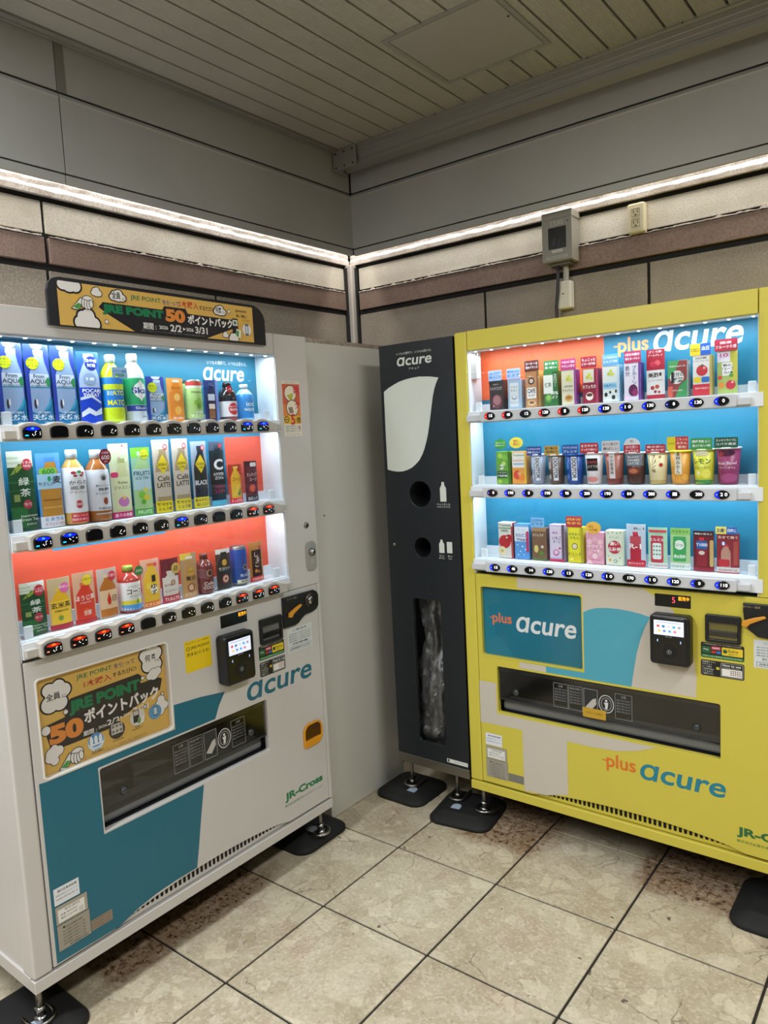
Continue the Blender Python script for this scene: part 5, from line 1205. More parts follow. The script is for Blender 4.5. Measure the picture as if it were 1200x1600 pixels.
sample('L', 1, 4, 'card', .058, .204, 'tall pale jasmine tea card with pink and white flowers', '#d8dcb8', [('r', -1, .7, 1, 1, '#cfd8b0'), ('c', -.4, .92, .22, '#f4f0e0'), ('c', .3, .88, .24, '#f4f0e0'), ('c', -.1, .80, .16, '#d8a0b8'), ('c', .6, .78, .16, '#f0e8d8'), ('c', .3, .97, .12, '#c85a78'), ('b', .1, .78, .0, .80, '#cfd4a0', '#a8b070', None, 0, 0), ('r', -.65, .12, .88, .55, '#dde2b4'), ('t', 'Relax', .15, .48, .5, .035, '#5a6a3a'), ('t', 'ジャスミン', .1, .41, .85, .05, '#4a5a34', .02), ('e', .1, .22, .55, .07, '#c87ab8'), ('c', .15, .27, .16, '#e8c050'), ('r', -1, .0, 1, .085, '#c81f6a'), ('t', '香りの余韻', 0, .042, .85, .05, '#f8e8f0', .03), ('R', -.95, .55, -.3, .62, '#c83a6a')], dx=-.003)
sample('L', 1, 5, 'card', .058, .191, 'tall green and blue fruit iced tea bottle card', '#8fc0a0', [('r', -1, .85, 1, 1, '#7ac040'), ('b', 0, .92, 0, .94, '#a8cc90', '#c8d8c0', None, 0, 0), ('r', -.92, .38, .92, .68, '#b4d0d8'), ('t', 'FRUITS', .0, .62, .85, .065, '#1f3a4a', .04), ('t', 'ICE TEA', 0, .55, .7, .04, '#2a5a6a', .03), ('c', -.2, .30, .34, '#7fc040'), ('c', .25, .26, .3, '#d8c838'), ('c', -.1, .20, .25, '#5fae3a'), ('c', .2, .38, .2, '#e0d050'), ('r', -.92, 0, .92, .1, '#58a848'), ('t', 'FRUITS', 0, .05, .7, .05, '#f0f8e8'), ('c', .3, .90, .46, '#d8dc28'), ('t', 'フルーツ', .3, .92, .5, .035, '#3a6a28', .02), ('t', '無糖', .3, .87, .35, .035, '#3a6a28', .02)], dx=-.003)
def geo(body, txt1, txt2, lc, tc, sub):
    return [('r', -1, 0, 1, 1, lc), ('b', .05, .84, .02, .93, body, '#e0dcd4' if body != '#24262c' else '#2a2c34', None, 0, 0), ('r', -.79, .22, .89, .56, lc if body != '#24262c' else '#1c1e24'), ('p', [(.05, .80), (.72, .66), (.05, .52), (-.62, .66)], '#e0c828'), ('t', 'GEORGIA', .05, .66, .58, .035, '#3a3420', .03), ('t', 'Coffee', .05, .61, .3, .03, '#3a3420'),
            ('t', txt1, .08, .47, .72, .07, tc, .03), ('t', txt2, .08, .38, .8, .07, tc, .04), ('r', -1, 0, 1, .16, '#e8d42a'), ('t', sub[0], 0, .115, .86, .05, '#2a2418', .03), ('t', sub[1], 0, .05, .8, .05, '#2a2418', .03), ('c', .45, .90, .30, '#c03a44'), ('t', '新', .45, .9, .2, .05, '#f4e4e0')]
sample('L', 1, 6, 'card', .054, .210, 'left one of two beige latte bottle cards with yellow diamonds and yellow foot', '#b8a890', geo('#a08a68', 'Café', 'LATTE', '#c4b8a8', '#2a2420', ('軽やかな', 'ミルク感')), dx=-.003)
sample('L', 1, 7, 'card', .054, .211, 'right one of two beige latte bottle cards with yellow diamonds and yellow foot', '#b8a890', geo('#a08a68', 'Café', 'LATTE', '#c4b8a8', '#2a2420', ('軽やかな', 'ミルク感')), dx=-.004)
sample('L', 1, 8, 'card', .054, .201, 'black coffee bottle card with yellow diamond and yellow foot', '#98a0ac', geo('#24262c', '', 'BLACK', '#98a4b4', '#e8e8ec', ('飲みやすい', '深いコク')), dx=-.004)
sample('L', 1, 9, 'card', .054, .198, 'black energy drink card with large white letter and pink writing', '#23262c', [('r', -1, .86, 1, 1, '#4a5060'), ('b', .0, .85, .10, .95, '#1a1c22', '#3a3e48', None, 0, 0), ('t', 'C', .1, .64, .62, .17, '#e4e6ea', .08), ('t', 'HYPER', .1, .49, .7, .045, '#d8dade', .04), ('t', 'ZONe', .1, .43, .6, .045, '#d8dade', .04), ('t', 'ワクワク', .1, .29, .7, .055, '#d83a6a', .03), ('t', 'エナジー', .1, .22, .7, .055, '#d83a6a', .03), ('r', -1, 0, 1, .08, '#5ab8d8'), ('c', .4, .93, .22, '#c03a44')], dx=-.004)
sample('L', 1, 10, 'card', .050, .123, 'short yellow corn soup card with red foot', '#c84830', [('r', -1, .72, 1, 1, '#b03a2c'), ('b', 0, .75, .12, .95, '#e8b430', '#e8c858', None, 0, 0), ('t', 'コーン', .05, .62, .62, .09, '#7a2a10', .04), ('p', [(-.6, .2), (.2, .5), (.5, .45), (-.1, .18)], '#f0cc40'), ('p', [(.1, .2), (.7, .42), (.6, .2)], '#3f8a3a'), ('r', -1, 0, 1, .13, '#d8283a'), ('t', 'たっぷり粒', 0, .065, .8, .08, '#f8e8e0', .03), ('c', .4, .86, .22, '#c8283a')], dx=-.003)
sample('L', 1, 11, 'card', .050, .130, 'short dark red soup card with white writing', '#5a1c22', [('r', -1, .86, 1, 1, '#3a1418'), ('R', -.2, .86, .85, .96, '#e4dcd8'), ('t', 'スンドゥブ', .05, .66, .8, .10, '#f0dcd8', .04), ('t', 'スープ', .2, .54, .6, .08, '#f0dcd8', .03), ('c', .0, .32, .5, '#c83a28'), ('c', .0, .32, .36, '#d8603a'), ('r', -1, 0, 1, .13, '#2a1c24'), ('t', '豆腐入り', 0, .065, .75, .08, '#e8e4e4', .03)], dx=-.004)
# bottom shelf
sample('L', 2, 0, 'card', .060, .135, 'short dark green tea card with two white characters and pink-red seal', '#1f4a2a', [(e[0], *e[1:]) for e in tea(1)], dx=-.004)
sample('L', 2, 1, 'card', .058, .133, 'yellow brown-rice tea bottle card with pink disc', '#c8b088', [('b', .0, .85, 0, .82, '#e8b428', '#e0c060', None, 0, 0), ('r', -.85, .10, .85, .56, '#f0c440'), ('t', '玄米茶', .0, .47, .85, .12, '#2a2a14', .04), ('t', 'GEMMAICHA', 0, .36, .6, .04, '#4a4a20'), ('c', -.1, .22, .22, '#7a9a3a'), ('r', -1, 0, 1, .10, '#a82a3a'), ('c', .4, .80, .44, '#e06aa0'), ('t', '香ばしい', .4, .82, .5, .05, '#fff0f6', .02)], dx=-.003)
sample('L', 2, 2, 'card', .058, .136, 'red roasted tea bottle card with yellow disc', '#d8a888', [('b', .0, .85, 0, .80, '#d8402c', '#e07040', None, 0, 0), ('t', 'ほうじ茶', .0, .50, .9, .11, '#f4e4d8', .04), ('t', 'HOJICHA', 0, .40, .5, .04, '#f0d0c0'), ('c', .0, .22, .3, '#e8683a'), ('t', '京都', .1, .2, .35, .1, '#f4e4d8'), ('r', -1, 0, 1, .09, '#b82a2c'), ('c', .25, .84, .46, '#e8cc38'), ('t', 'しみわたる', .25, .86, .5, .05, '#6a3a10', .02)], dx=-.003)
sample('L', 2, 3, 'card', .056, .134, 'amber bottle card with single red drop on the label', '#c8b4a8', [('b', .0, .85, .02, .88, '#b8702c', '#e0c8a0', None, 0, 0), ('r', -.85, .18, .85, .56, '#e4c098'), ('p', [(0, .52), (.2, .36), (.14, .28), (0, .25), (-.14, .28), (-.2, .36)], '#c8301c'), ('t', '紅茶', .55, .38, .25, .14, '#5a2a10'), ('c', .45, .84, .44, '#c8384a'), ('t', 'うまい', .45, .85, .4, .06, '#f8e8e4', .02)], dx=-.003)
sample('L', 2, 4, 'bottle', .058, .129, 'short corn tea bottle with white label and blue and yellow foot', '#a83a30', [('t', 'コーン', .02, .46, .58, .11, '#2a2624', .05), ('t', 'とうもろこし茶', .02, .57, .5, .04, '#5a5048'), ('t', 'のひげ茶', .1, .36, .5, .05, '#5a7a3a'), ('r', -1, .18, 1, .27, '#e0d040'), ('r', -1, .05, 1, .18, '#4a9ad8'), ('p', [(.0, .2), (.12, .32), (.24, .2)], '#5f9a3a')], cap='#8a9a3a', band=(.05, .66, '#e6e2dc'), pop=('c', .028, .028, .100, .016, '#4a8a4a', [('t', '新発売', 0, .5, .7, .25, '#f0f8e8', .02)]))
sample('L', 2, 5, 'card', .058, .137, 'yellow yuzu drink bottle card with orange cap on pink background', '#e0a890', [('b', .0, .82, 0, .92, '#e8b838', '#e07030', None, 0, 0), ('c', -.3, .45, .3, '#f0d050'), ('r', .0, .52, .42, .66, '#2a241c'), ('c', .2, .36, .42, '#f4ecd8'), ('t', 'ゆ', .2, .42, .32, .11, '#2a241c', .04), ('t', 'ず', .2, .30, .32, .11, '#2a241c', .04), ('r', -.82, 0, .82, .12, '#e07a28'), ('t', 'ビタミンC', 0, .06, .75, .07, '#fff4d8', .02), ('c', .5, .88, .2, '#d84a5a')], dx=-.002)
sample('L', 2, 6, 'card', .058, .129, 'cream and maroon milk tea card with gold disc', '#7a2c34', [('r', -1, .74, 1, 1, '#6a2830'), ('b', -.05, .85, 0, .72, '#d8ccc0', '#d8ccc0', None, 0, 0), ('r', -.9, .2, .9, .58, '#dcd0c6'), ('c', .2, .44, .26, '#7a2a34'), ('c', .2, .44, .2, '#c8a878'), ('t', '北海道', -.35, .40, .4, .05, '#5a3a30'), ('t', 'ミルクティ', 0, .26, .7, .06, '#5a3a30', .02), ('r', -1, 0, 1, .16, '#a8283a'), ('t', 'TULLYS', 0, .08, .8, .07, '#f4e4dc', .03)], dx=-.004, pop=('c', .030, .032, .082, .016, '#c8a858', [('t', '茶葉', 0, .62, .5, .2, '#4a2c10', .02), ('t', '贅沢', 0, .38, .5, .2, '#4a2c10', .02)]))
sample('L', 2, 7, 'card', .056, .134, 'tan coffee latte bottle card with gold oval badge', '#a88a68', [('r', -1, .86, .2, 1, '#d8b848'), ('b', .0, .82, 0, .93, '#b88a58', '#e4dcd0', None, 0, 0), ('e', .1, .58, .36, .09, '#c89a38'), ('t', "TULLY'S", .1, .58, .34, .04, '#3a2410', .02), ('t', '贅沢', .1, .43, .6, .10, '#3a2410', .04), ('c', .05, .22, .44, '#8a4a28'), ('c', .05, .22, .3, '#d8b088'), ('t', 'カフェラテ', .0, .08, .7, .06, '#f0e0c8', .03)], dx=-.004)
sample('L', 2, 8, 'bottle', .050, .122, 'short brown coffee bottle with round gold badge and dark cap', '#6a3430', [('c', .0, .52, .30, '#c8a068'), ('c', .0, .52, .24, '#4a1c1c'), ('t', 'Coffee', 0, .26, .55, .08, '#e8d8cc', .02), ('t', 'COCOA', 0, .16, .6, .08, '#e8d8cc', .03)], cap='#5a2a28', dx=-.008)
sample('L', 2, 9, 'card', .054, .127, 'black latte bottle card with gold oval and red swirl', '#4a3a34', [('r', -1, .88, 1, 1, '#e0d8d0'), ('b', .0, .85, 0, .92, '#2a201e', '#1c1616', None, 0, 0), ('e', .05, .66, .34, .08, '#c89a38'), ('t', '贅沢ラテ', .05, .50, .75, .08, '#e4d8c8', .03), ('c', .1, .25, .5, '#a83a34'), ('c', .1, .25, .36, '#e0ccb8'), ('c', .1, .25, .2, '#a05040')], dx=-.008)
sample('L', 2, 10, 'can', .052, .126, 'short deep blue coffee can with gold badge and pale foot', '#1f3f8a', [('c', .1, .46, .24, '#c8a858'), ('c', .1, .46, .18, '#1c2f6a'), ('t', 'BLACK', .1, .26, .5, .07, '#e0e4ec', .03), ('r', -.7, .06, .7, .15, '#dcd8b8'), ('t', '無糖', 0, .105, .4, .06, '#3a3a3a', .02)], dx=-.006)
sample('L', 2, 11, 'card', .054, .129, 'brown sweet bean soup can card on ochre background with red foot', '#b87a38', [('r', -.72, .10, .72, .80, '#3a1c18'), ('t', 'し', -.1, .68, .25, .12, '#e8dcd0', .03), ('t', 'る', .1, .55, .25, .12, '#e8dcd0', .03), ('t', 'こ', -.05, .42, .25, .12, '#e8dcd0', .03), ('c', -.2, .26, .2, '#d88a30'), ('c', .2, .24, .16, '#c86a28'), ('r', -1, 0, 1, .12, '#d02a30'), ('t', '大納言小豆', 0, .06, .8, .07, '#f8e8d8', .03), ('c', .5, .86, .2, '#c83a38')], dx=-.006)
# ---- yellow machine, top shelf: cartons with header cards
def hd(c, *t, col='#ffffff'): return ('r', .052, .036, 0, 0, c, [('t', s, 0, .72-.36*i, .86, .24, col, .03) for i, s in enumerate(t)])
def hp(p, z, dx=0, w=None, h=None):
    p = list(p); p[3] = z; p[4] = dx
    if w: p[1] = w
    if h: p[2] = h
    return tuple(p)
sample('R', 0, 0, 'carton', .050, .102, 'dark brown milk cocoa carton with pale blue header card', '#3a2c2c', [('r', -1, .86, 1, 1, '#2a2222'), ('t', 'ミルクココア', 0, .72, .85, .10, '#e0ccc0', .02), ('t', '森永の', 0, .86, .4, .05, '#c8b8b0'), ('e', .1, .28, .75, .24, '#7a4448'), ('e', .1, .32, .55, .16, '#a87478'), ('c', -.4, .12, .12, '#c8a0a8')], pop=hp(hd('#a8c4e8', 'あったかさで', 'ほっこり', col='#2a5ab0'), .100, -.002), dx=-.006)
sample('R', 0, 1, 'carton', .048, .099, 'pale grey-blue milk carton with rounded white label and pale blue header card', '#9cb4c8', [('R', -.7, .06, .6, .88, '#d8dcdc'), ('t', 'ミルク', -.05, .74, .5, .08, '#7a6a50', .02), ('t', 'きなこ', -.05, .62, .5, .08, '#7a6a50', .02), ('e', -.05, .38, .4, .08, '#8a98a8'), ('e', -.05, .40, .3, .05, '#e8e4dc'), ('t', 'カフェイン', -.05, .2, .6, .06, '#6a7a5a')], pop=hp(hd('#a8c4e8', '朝のおともに', 'どうぞ', col='#2a5ab0'), .100, -.002), dx=-.002)
sample('R', 0, 2, 'carton', .046, .122, 'tan café au lait carton with dark brown header card', '#c08a58', [('r', -1, .82, 1, 1, '#b07a48'), ('c', -.1, .72, .48, '#2a2220'), ('c', -.1, .72, .30, '#d8b898'), ('R', -.8, .24, .6, .54, '#f0ece4'), ('t', 'CAFE', -.1, .45, .6, .12, '#2a2220', .06), ('t', 'AU LAIT', -.1, .33, .5, .06, '#4a3a2a', .03), ('e', -.1, .12, .6, .08, '#e0c098'), ('e', -.1, .13, .4, .04, '#8a5a30'), ('r', .7, 0, 1, 1, '#8a5a38')], pop=hp(hd('#5a2420', 'コーヒーと', '絶妙バランス'), .120, .0), dx=-.003, band='#e0b860')
sample('R', 0, 3, 'carton', .046, .116, 'green matcha carton with white panel and green header card', '#2f6a34', [('r', -1, .35, .35, .88, '#e4e8dc'), ('t', '抹茶', -.35, .60, .5, .13, '#2a3a20', .03), ('r', -.9, .88, .3, 1, '#3f8a40'), ('e', -.3, .22, .5, .12, '#5a9a40'), ('e', -.3, .24, .35, .07, '#8fc060'), ('v', 'カロリー', .68, .86, .2, .085, '#e8f0e0'), ('t', '50%', .55, .36, .55, .09, '#f4f8ec', .04), ('t', 'オフ', .6, .24, .4, .08, '#f4f8ec', .03)], pop=hp(hd('#2f8a44', '香り高く', '深い味わい'), .113, .004), dx=-.004)
sample('R', 0, 4, 'carton', .046, .114, 'cream soy chai carton with purple side and purple header card', '#d8d0b0', [('c', .05, .80, .20, '#c8c83a'), ('c', -.15, .72, .22, '#b8bc38'), ('c', .25, .70, .22, '#d0cc48'), ('t', '豆乳飲料', 0, .52, .6, .06, '#5a4a30'), ('t', 'チャイティー', 0, .40, .85, .09, '#4a3424', .03), ('e', .0, .18, .55, .10, '#c89a58'), ('e', .0, .20, .4, .05, '#a86a30'), ('r', .78, 0, 1, 1, '#8a3a8a')], pop=hp(hd('#b83a78', '7つのスパイス香る', 'やさしい甘さ'), .112, .0), dx=-.008, band='#7a3a8a')
sample('R', 0, 5, 'carton', .048, .110, 'dark red soy café mocha carton with crimson header card', '#8a1f34', [('r', -.9, .60, .5, .98, '#d8ccb8'), ('c', -.1, .82, .2, '#c8c83a'), ('c', -.35, .75, .2, '#b8bc38'), ('c', .12, .72, .2, '#d0cc48'), ('t', 'カフェモカ', -.15, .48, .85, .10, '#f4e8e0', .04), ('e', -.1, .20, .5, .12, '#e8dcd0'), ('e', -.1, .24, .4, .05, '#6a3420'), ('r', .75, 0, 1, 1, '#a83a5a')], pop=hp(hd('#a8283c', 'ちょこっと', 'ビターな風味'), .112, -.004), dx=-.002, band='#8a2a4a')
sample('R', 0, 6, 'carton', .050, .114, 'cow-patterned soy vanilla carton with pale blue header card', '#d8dcd4', [('c', .0, .84, .18, '#c8c83a'), ('c', -.22, .76, .2, '#b8bc38'), ('c', .2, .75, .2, '#d0cc48'), ('r', -.95, .36, .7, .52, '#8ac0dc'), ('t', '牛乳屋さん', -.1, .44, .75, .08, '#1f3a5a', .03), ('e', -.6, .2, .2, .06, '#2a2a2a'), ('e', .3, .12, .22, .06, '#2a2a2a'), ('e', -.1, .26, .14, .04, '#3a3424'), ('e', .6, .28, .12, .05, '#2a2a2a'), ('r', .8, 0, 1, 1, '#b8ccd8')], pop=hp(hd('#6aa8d8', 'バニラを合わせた', 'ミルク風味'), .112, .0), dx=-.002, band='#8ab0c8')
sample('R', 0, 7, 'carton', .048, .115, 'white and purple prune carton with crimson header card', '#dcd4dc', [('v', '鉄分', -.55, .86, .2, .13, '#4a2a6a'), ('v', 'プルーン', .25, .86, .2, .12, '#3a3a8a'), ('e', .1, .26, .55, .16, '#5a1c4a'), ('e', .35, .20, .35, .10, '#8a2a5a'), ('r', .75, 0, 1, 1, '#6a3a8a'), ('r', -1, 0, -.2, .12, '#e4c8d8')], pop=hp(hd('#b0305a', '1日分の鉄分', '飲むヨーグルト'), .114, .002), dx=-.002, band='#5a2a7a')
sample('R', 0, 8, 'card', .052, .148, 'tall dark red vinegar drink carton with white lower panel', '#a82838', [('r', -1, .86, 1, .99, '#9c2434'), ('t', 'ざくろ酢', 0, .95, .7, .05, '#f4dcd8', .03), ('t', 'アールグレイ', 0, .88, .8, .05, '#f4dcd8', .03), ('c', -.3, .70, .28, '#c83a4a'), ('c', .25, .72, .3, '#d85a68'), ('c', 0, .66, .24, '#b82c40'), ('r', -1, .08, 1, .58, '#dcd8d4'), ('t', '美酢', -.2, .48, .6, .10, '#3a2424', .05), ('e', .55, .49, .12, .04, '#2a2424'), ('t', 'ビューティービネガー', 0, .37, .8, .035, '#5a3a3a'), ('c', -.3, .22, .22, '#a83a30'), ('c', .2, .24, .22, '#b84a38'), ('c', 0, .14, .16, '#8a2a28'), ('c', .4, .13, .14, '#a83a30')], dx=.0)
sample('R', 0, 9, 'carton', .052, .108, 'red and green vegetable juice carton with white disc', '#8a3a38', [('p', [(-1, 1), (.2, 1), (-.4, .6), (-1, .5)], '#4a9a58'), ('p', [(1, 0), (1, .5), (.2, .3), (-.2, 0)], '#3a8a50'), ('r', -1, 0, -.5, .3, '#c85a48'), ('c', -.05, .54, .72, '#dcdcd4'), ('t', '1', -.5, .54, .14, .30, '#1c1c1c', .05), ('t', '日分の', .05, .62, .62, .13, '#1c1c1c', .04), ('t', '野菜', .02, .46, .56, .14, '#1c1c1c', .04), ('t', '野菜350g分使用', 0, .84, .8, .05, '#e8ecd8', .02), ('t', 'ITO EN', 0, .18, .5, .04, '#e8d8d0')], dx=-.002, band='#b8c0b8')
sample('R', 0, 10, 'carton', .048, .116, 'white tomato juice carton with big tomato and red foot', '#dcd8d0', [('t', 'KAGOME', -.1, .93, .6, .05, '#4a2a2a', .03), ('t', 'トマトジュース', -.1, .86, .8, .05, '#3a2a2a', .02), ('c', .0, .62, .62, '#c03038'), ('c', .25, .68, .16, '#e88a88'), ('p', [(-.4, .78), (-.1, .72), (0, .80), (.1, .72), (.2, .78), (-.05, .70)], '#2f7a3a'), ('R', -.9, .32, -.1, .46, '#e0c030'), ('R', -.05, .32, .8, .46, '#2f6ab0'), ('r', -1, 0, 1, .28, '#c0303c'), ('t', '高めの血圧に', 0, .18, .75, .05, '#f4dcd8', .02), ('r', .82, 0, 1, 1, '#b8a050')], pop=('r', .058, .034, .116, -.004, '#e0c428', [('r', 0, 0, 1, 1, '#2a5ab8'), ('t', 'リコピン', -.5, .5, .42, .3, '#2a2410', .03), ('t', '血圧', .5, .58, .4, .36, '#f0f4f8', .03)]), dx=.0, band='#c0a848')
sample('R', 0, 11, 'card', .052, .122, 'tall fruit mix carton with tomato and banana, wide crimson header card', '#a8b868', [('r', -1, .74, .3, .98, '#e4dce8'), ('t', '10', -.3, .90, .4, .09, '#d83a8a', .03), ('r', .3, .3, 1, 1, '#c8c050'), ('R', -.5, .42, .5, .72, '#f0ece8'), ('t', '朝の', -.0, .66, .4, .07, '#2a2a2a', .04), ('t', 'フルーツ', .0, .58, .6, .07, '#2a2a2a', .04), ('t', 'これ1本', .0, .49, .6, .07, '#2a2a2a', .04), ('c', .35, .2, .46, '#c8384a'), ('c', .5, .26, .12, '#f0a8a8'), ('c', -.55, .2, .3, '#e08a38'), ('c', -.7, .38, .22, '#d84a40'), ('c', .4, .42, .2, '#5fa03a')], pop=('r', .062, .034, .121, -.002, '#a8283c', [('t', '国産', 0, .70, .5, .22, '#f8e4e4', .03), ('t', 'フルーツ食感', 0, .35, .9, .28, '#f8e4e4', .03)]), dx=.0)
# middle shelf: cups
sample('R', 1, 0, 'carton', .050, .115, 'green kiwi smoothie carton with leafy green header', '#6aa83a', [('c', -.4, .86, .35, '#a8d060'), ('c', .3, .80, .4, '#88bc48'), ('c', .1, .62, .3, '#c0dc80'), ('r', -.9, .18, .6, .40, '#1f4a2a'), ('t', '1食分の', -.15, .35, .6, .06, '#e8f0e0', .02), ('t', '食物繊維', -.15, .25, .75, .08, '#e8f0e0', .03), ('c', -.2, .52, .36, '#dce8d0'), ('t', '青汁', -.2, .52, .4, .08, '#2a5a2a', .03), ('e', -.5, .08, .3, .06, '#a8c850'), ('r', .75, 0, 1, 1, '#3a6a2a')], pop=('c', .048, .036, .122, -.008, '#3f9a3f', [('t', 'おいしくて', 0, .64, .75, .2, '#f0f8e8', .03), ('t', '栄養スムージー', 0, .38, .8, .2, '#f0f8e8', .03)]), dx=.012)
sample('R', 1, 1, 'carton', .050, .113, 'orange and pink vitamin juice carton with yellow oval header', '#e8a048', [('R', -.95, .50, .95, .96, '#ece8dc'), ('t', 'Tropicana', 0, .88, .85, .08, '#2a7a3a', .04), ('t', 'マルチビタミン', 0, .72, .85, .08, '#d8602a', .03), ('r', -.8, .60, .8, .63, '#5a9ad0'), ('c', -.2, .28, .6, '#d8503c'), ('c', .4, .2, .45, '#e8883a'), ('c', .1, .32, .3, '#f0a870'), ('r', .8, 0, 1, 1, '#e0c040')], pop=('c', .052, .038, .124, -.008, '#e8d44a', [('t', '健康と', 0, .66, .4, .22, '#c03a3a', .03), ('t', '美容に!', 0, .38, .45, .22, '#c03a3a', .03)]), dx=.006)
def doutor(c, wc): return [('r', -.05, .12, .48, .92, '#e4e4e8'), ('w', 'DOUTOR', .22, .53, .68, .2, '#1f2230'), ('R', -.8, .5, -.3, .75, wc), ('e', -.55, .25, .22, .10, wc)]
sample('R', 1, 2, 'cup', .052, .101, 'silver-grey latte cup with blue header card', '#8c94a4', doutor('', '#c8ccd4'), cap='#d8dce4', pop=hp(hd('#2a4a9a', 'リッチなミルクの', '味わい'), .098, -.004, .054, .030), dx=.006)
sample('R', 1, 3, 'cup', .056, .099, 'brown coffee cup with gold header card', '#5a4438', doutor('', '#c8b8a8'), cap='#d8d0c4', pop=hp(hd('#c09a48', '香り豊かな', '深煎り', col='#3a2410'), .097, -.005, .052, .032), dx=.004)
sample('R', 1, 4, 'cup', .060, .098, 'royal blue latte cup with blue header card', '#1f4488', doutor('', '#5a88c8'), cap='#2f5aa0', pop=hp(hd('#2a5aa8', 'キリマンジャロ', 'ブレンド'), .096, -.004, .056, .034), dx=.002)
sample('R', 1, 5, 'cup', .058, .102, 'white latte cup with black label and red header card', '#d8d0cc', [('r', -.6, .42, .6, .82, '#1c1a1c'), ('t', 'CAFE', 0, .70, .5, .08, '#d04a50', .03), ('t', 'LATTE', 0, .56, .6, .08, '#c8c0bc', .02), ('e', .0, .15, .6, .09, '#d88a80')], cap='#e8e4e0', pop=hp(hd('#b8323c', 'まろやかで', 'すっきり味わい'), .100, -.006, .062, .034), dx=.001)
sample('R', 1, 6, 'cup', .060, .101, 'reddish brown cup with white vertical panel and pale header card', '#9a5a4a', [('r', -.28, .18, .28, .95, '#e0d8d4'), ('v', '十六茶風味', 0, .86, .2, .11, '#4a2a24'), ('r', -1, 0, 1, .18, '#7a3a34'), ('r', -1, .88, -.28, .96, '#c03a40')], cap='#d8d4d0', pop=hp(hd('#d8d0d0', 'ほうじ茶ラテ', '香ばしい', col='#5a3a34'), .100, -.002, .058, .038), dx=.001)
sample('R', 1, 7, 'cup', .062, .099, 'dark brown caramel cup with domed red and white header card', '#4a2a24', [('r', -1, .58, 1, .96, '#7a8088'), ('t', 'MILANO', 0, .86, .5, .06, '#e4e4e8', .02), ('t', 'CARAMEL', 0, .76, .6, .06, '#e8e8ec', .03), ('t', 'LATTE', 0, .66, .5, .07, '#e8e8ec', .03), ('e', 0, .42, .6, .12, '#7a3a28'), ('e', 0, .42, .4, .07, '#c87a58')], cap='#e0dcd8', pop=('d', .052, .046, .098, -.002, '#e0e0e0', [('r', -1, 0, 1, .55, '#b83240'), ('t', 'ほろ苦い', 0, .40, .7, .2, '#f8e8e4', .03), ('t', 'キャラメル', 0, .15, .8, .2, '#f8e8e4', .03), ('t', '新', 0, .78, .2, .2, '#888888')]), dx=.001)
sample('R', 1, 8, 'cup', .060, .098, 'pale yellow custard cup with red header card', '#dccc9c', [('v', 'プリン味', -.12, .86, .2, .13, '#4a3424'), ('c', .5, .6, .18, '#c03a3a'), ('r', -1, 0, 1, .12, '#c0a868'), ('c', .45, .85, .12, '#b89a58')], cap='#ece4d0', pop=hp(hd('#b8303c', '昔の甘い', 'しあわせ'), .096, .002, .060, .026), dx=.001)
sample('R', 1, 9, 'cup', .060, .100, 'tangerine jelly cup with orange slices, yellow rim and red and yellow header', '#d8963a', [('r', -.3, .30, .3, 1.0, '#f0e8d0'), ('v', '温州みかん', 0, .92, .2, .12, '#2a2214'), ('c', -.6, .2, .3, '#f0b050'), ('c', .6, .2, .3, '#f0b050'), ('c', 0, .16, .3, '#e8a040'), ('c', -.65, .6, .25, '#e8c060')], cap='#f0e020', pop=('r', .062, .040, .103, .0, '#e8d428', [('r', -.2, 0, 1, 1, '#c8303a'), ('t', 'ごろっと', .4, .80, .5, .18, '#f8f0d0', .03), ('t', 'みかん', .4, .52, .5, .22, '#f8f0d0', .03), ('t', '果肉!', .4, .22, .4, .22, '#f8f0d0', .03), ('t', 'つぶつぶ', -.6, .5, .3, .14, '#3a3a10', .02)]), dx=.001)
sample('R', 1, 10, 'cup', .062, .103, 'yellow lemon smoothie cup with green header card', '#ccc838', [('e', 0, .88, .6, .08, '#e8e4b8'), ('t', 'レモン', 0, .66, .75, .15, '#2f6a3a', .05), ('e', -.3, .32, .4, .13, '#e8e040'), ('e', .35, .30, .4, .13, '#f0e860'), ('c', -.3, .32, .18, '#f8f4b0'), ('r', -1, 0, 1, .12, '#3a8a48'), ('t', 'スムージー', 0, .48, .7, .07, '#3a6a3a', .02)], cap='#dcdca8', pop=hp(hd('#3f9a44', '酸性に', '負けない味'), .102, .0, .060, .034), dx=.001)
sample('R', 1, 11, 'cup', .064, .106, 'purple berry bowl cup with white rim and dark green header card', '#8a2a58', [('e', .0, .86, .7, .1, '#5a1c38'), ('c', -.4, .82, .2, '#a83a3a'), ('c', .3, .88, .2, '#3a1c3a'), ('t', 'Acai Bowl', 0, .58, .8, .09, '#f0dce4', .03), ('t', 'アサイーボウル', 0, .45, .7, .06, '#f0dce4', .02), ('e', .2, .18, .7, .12, '#a84a78')], cap='#e8e4e4', pop=hp(hd('#1f5a3c', 'スッキリライフに', 'コバラ満足'), .106, .0, .064, .030), dx=.001)
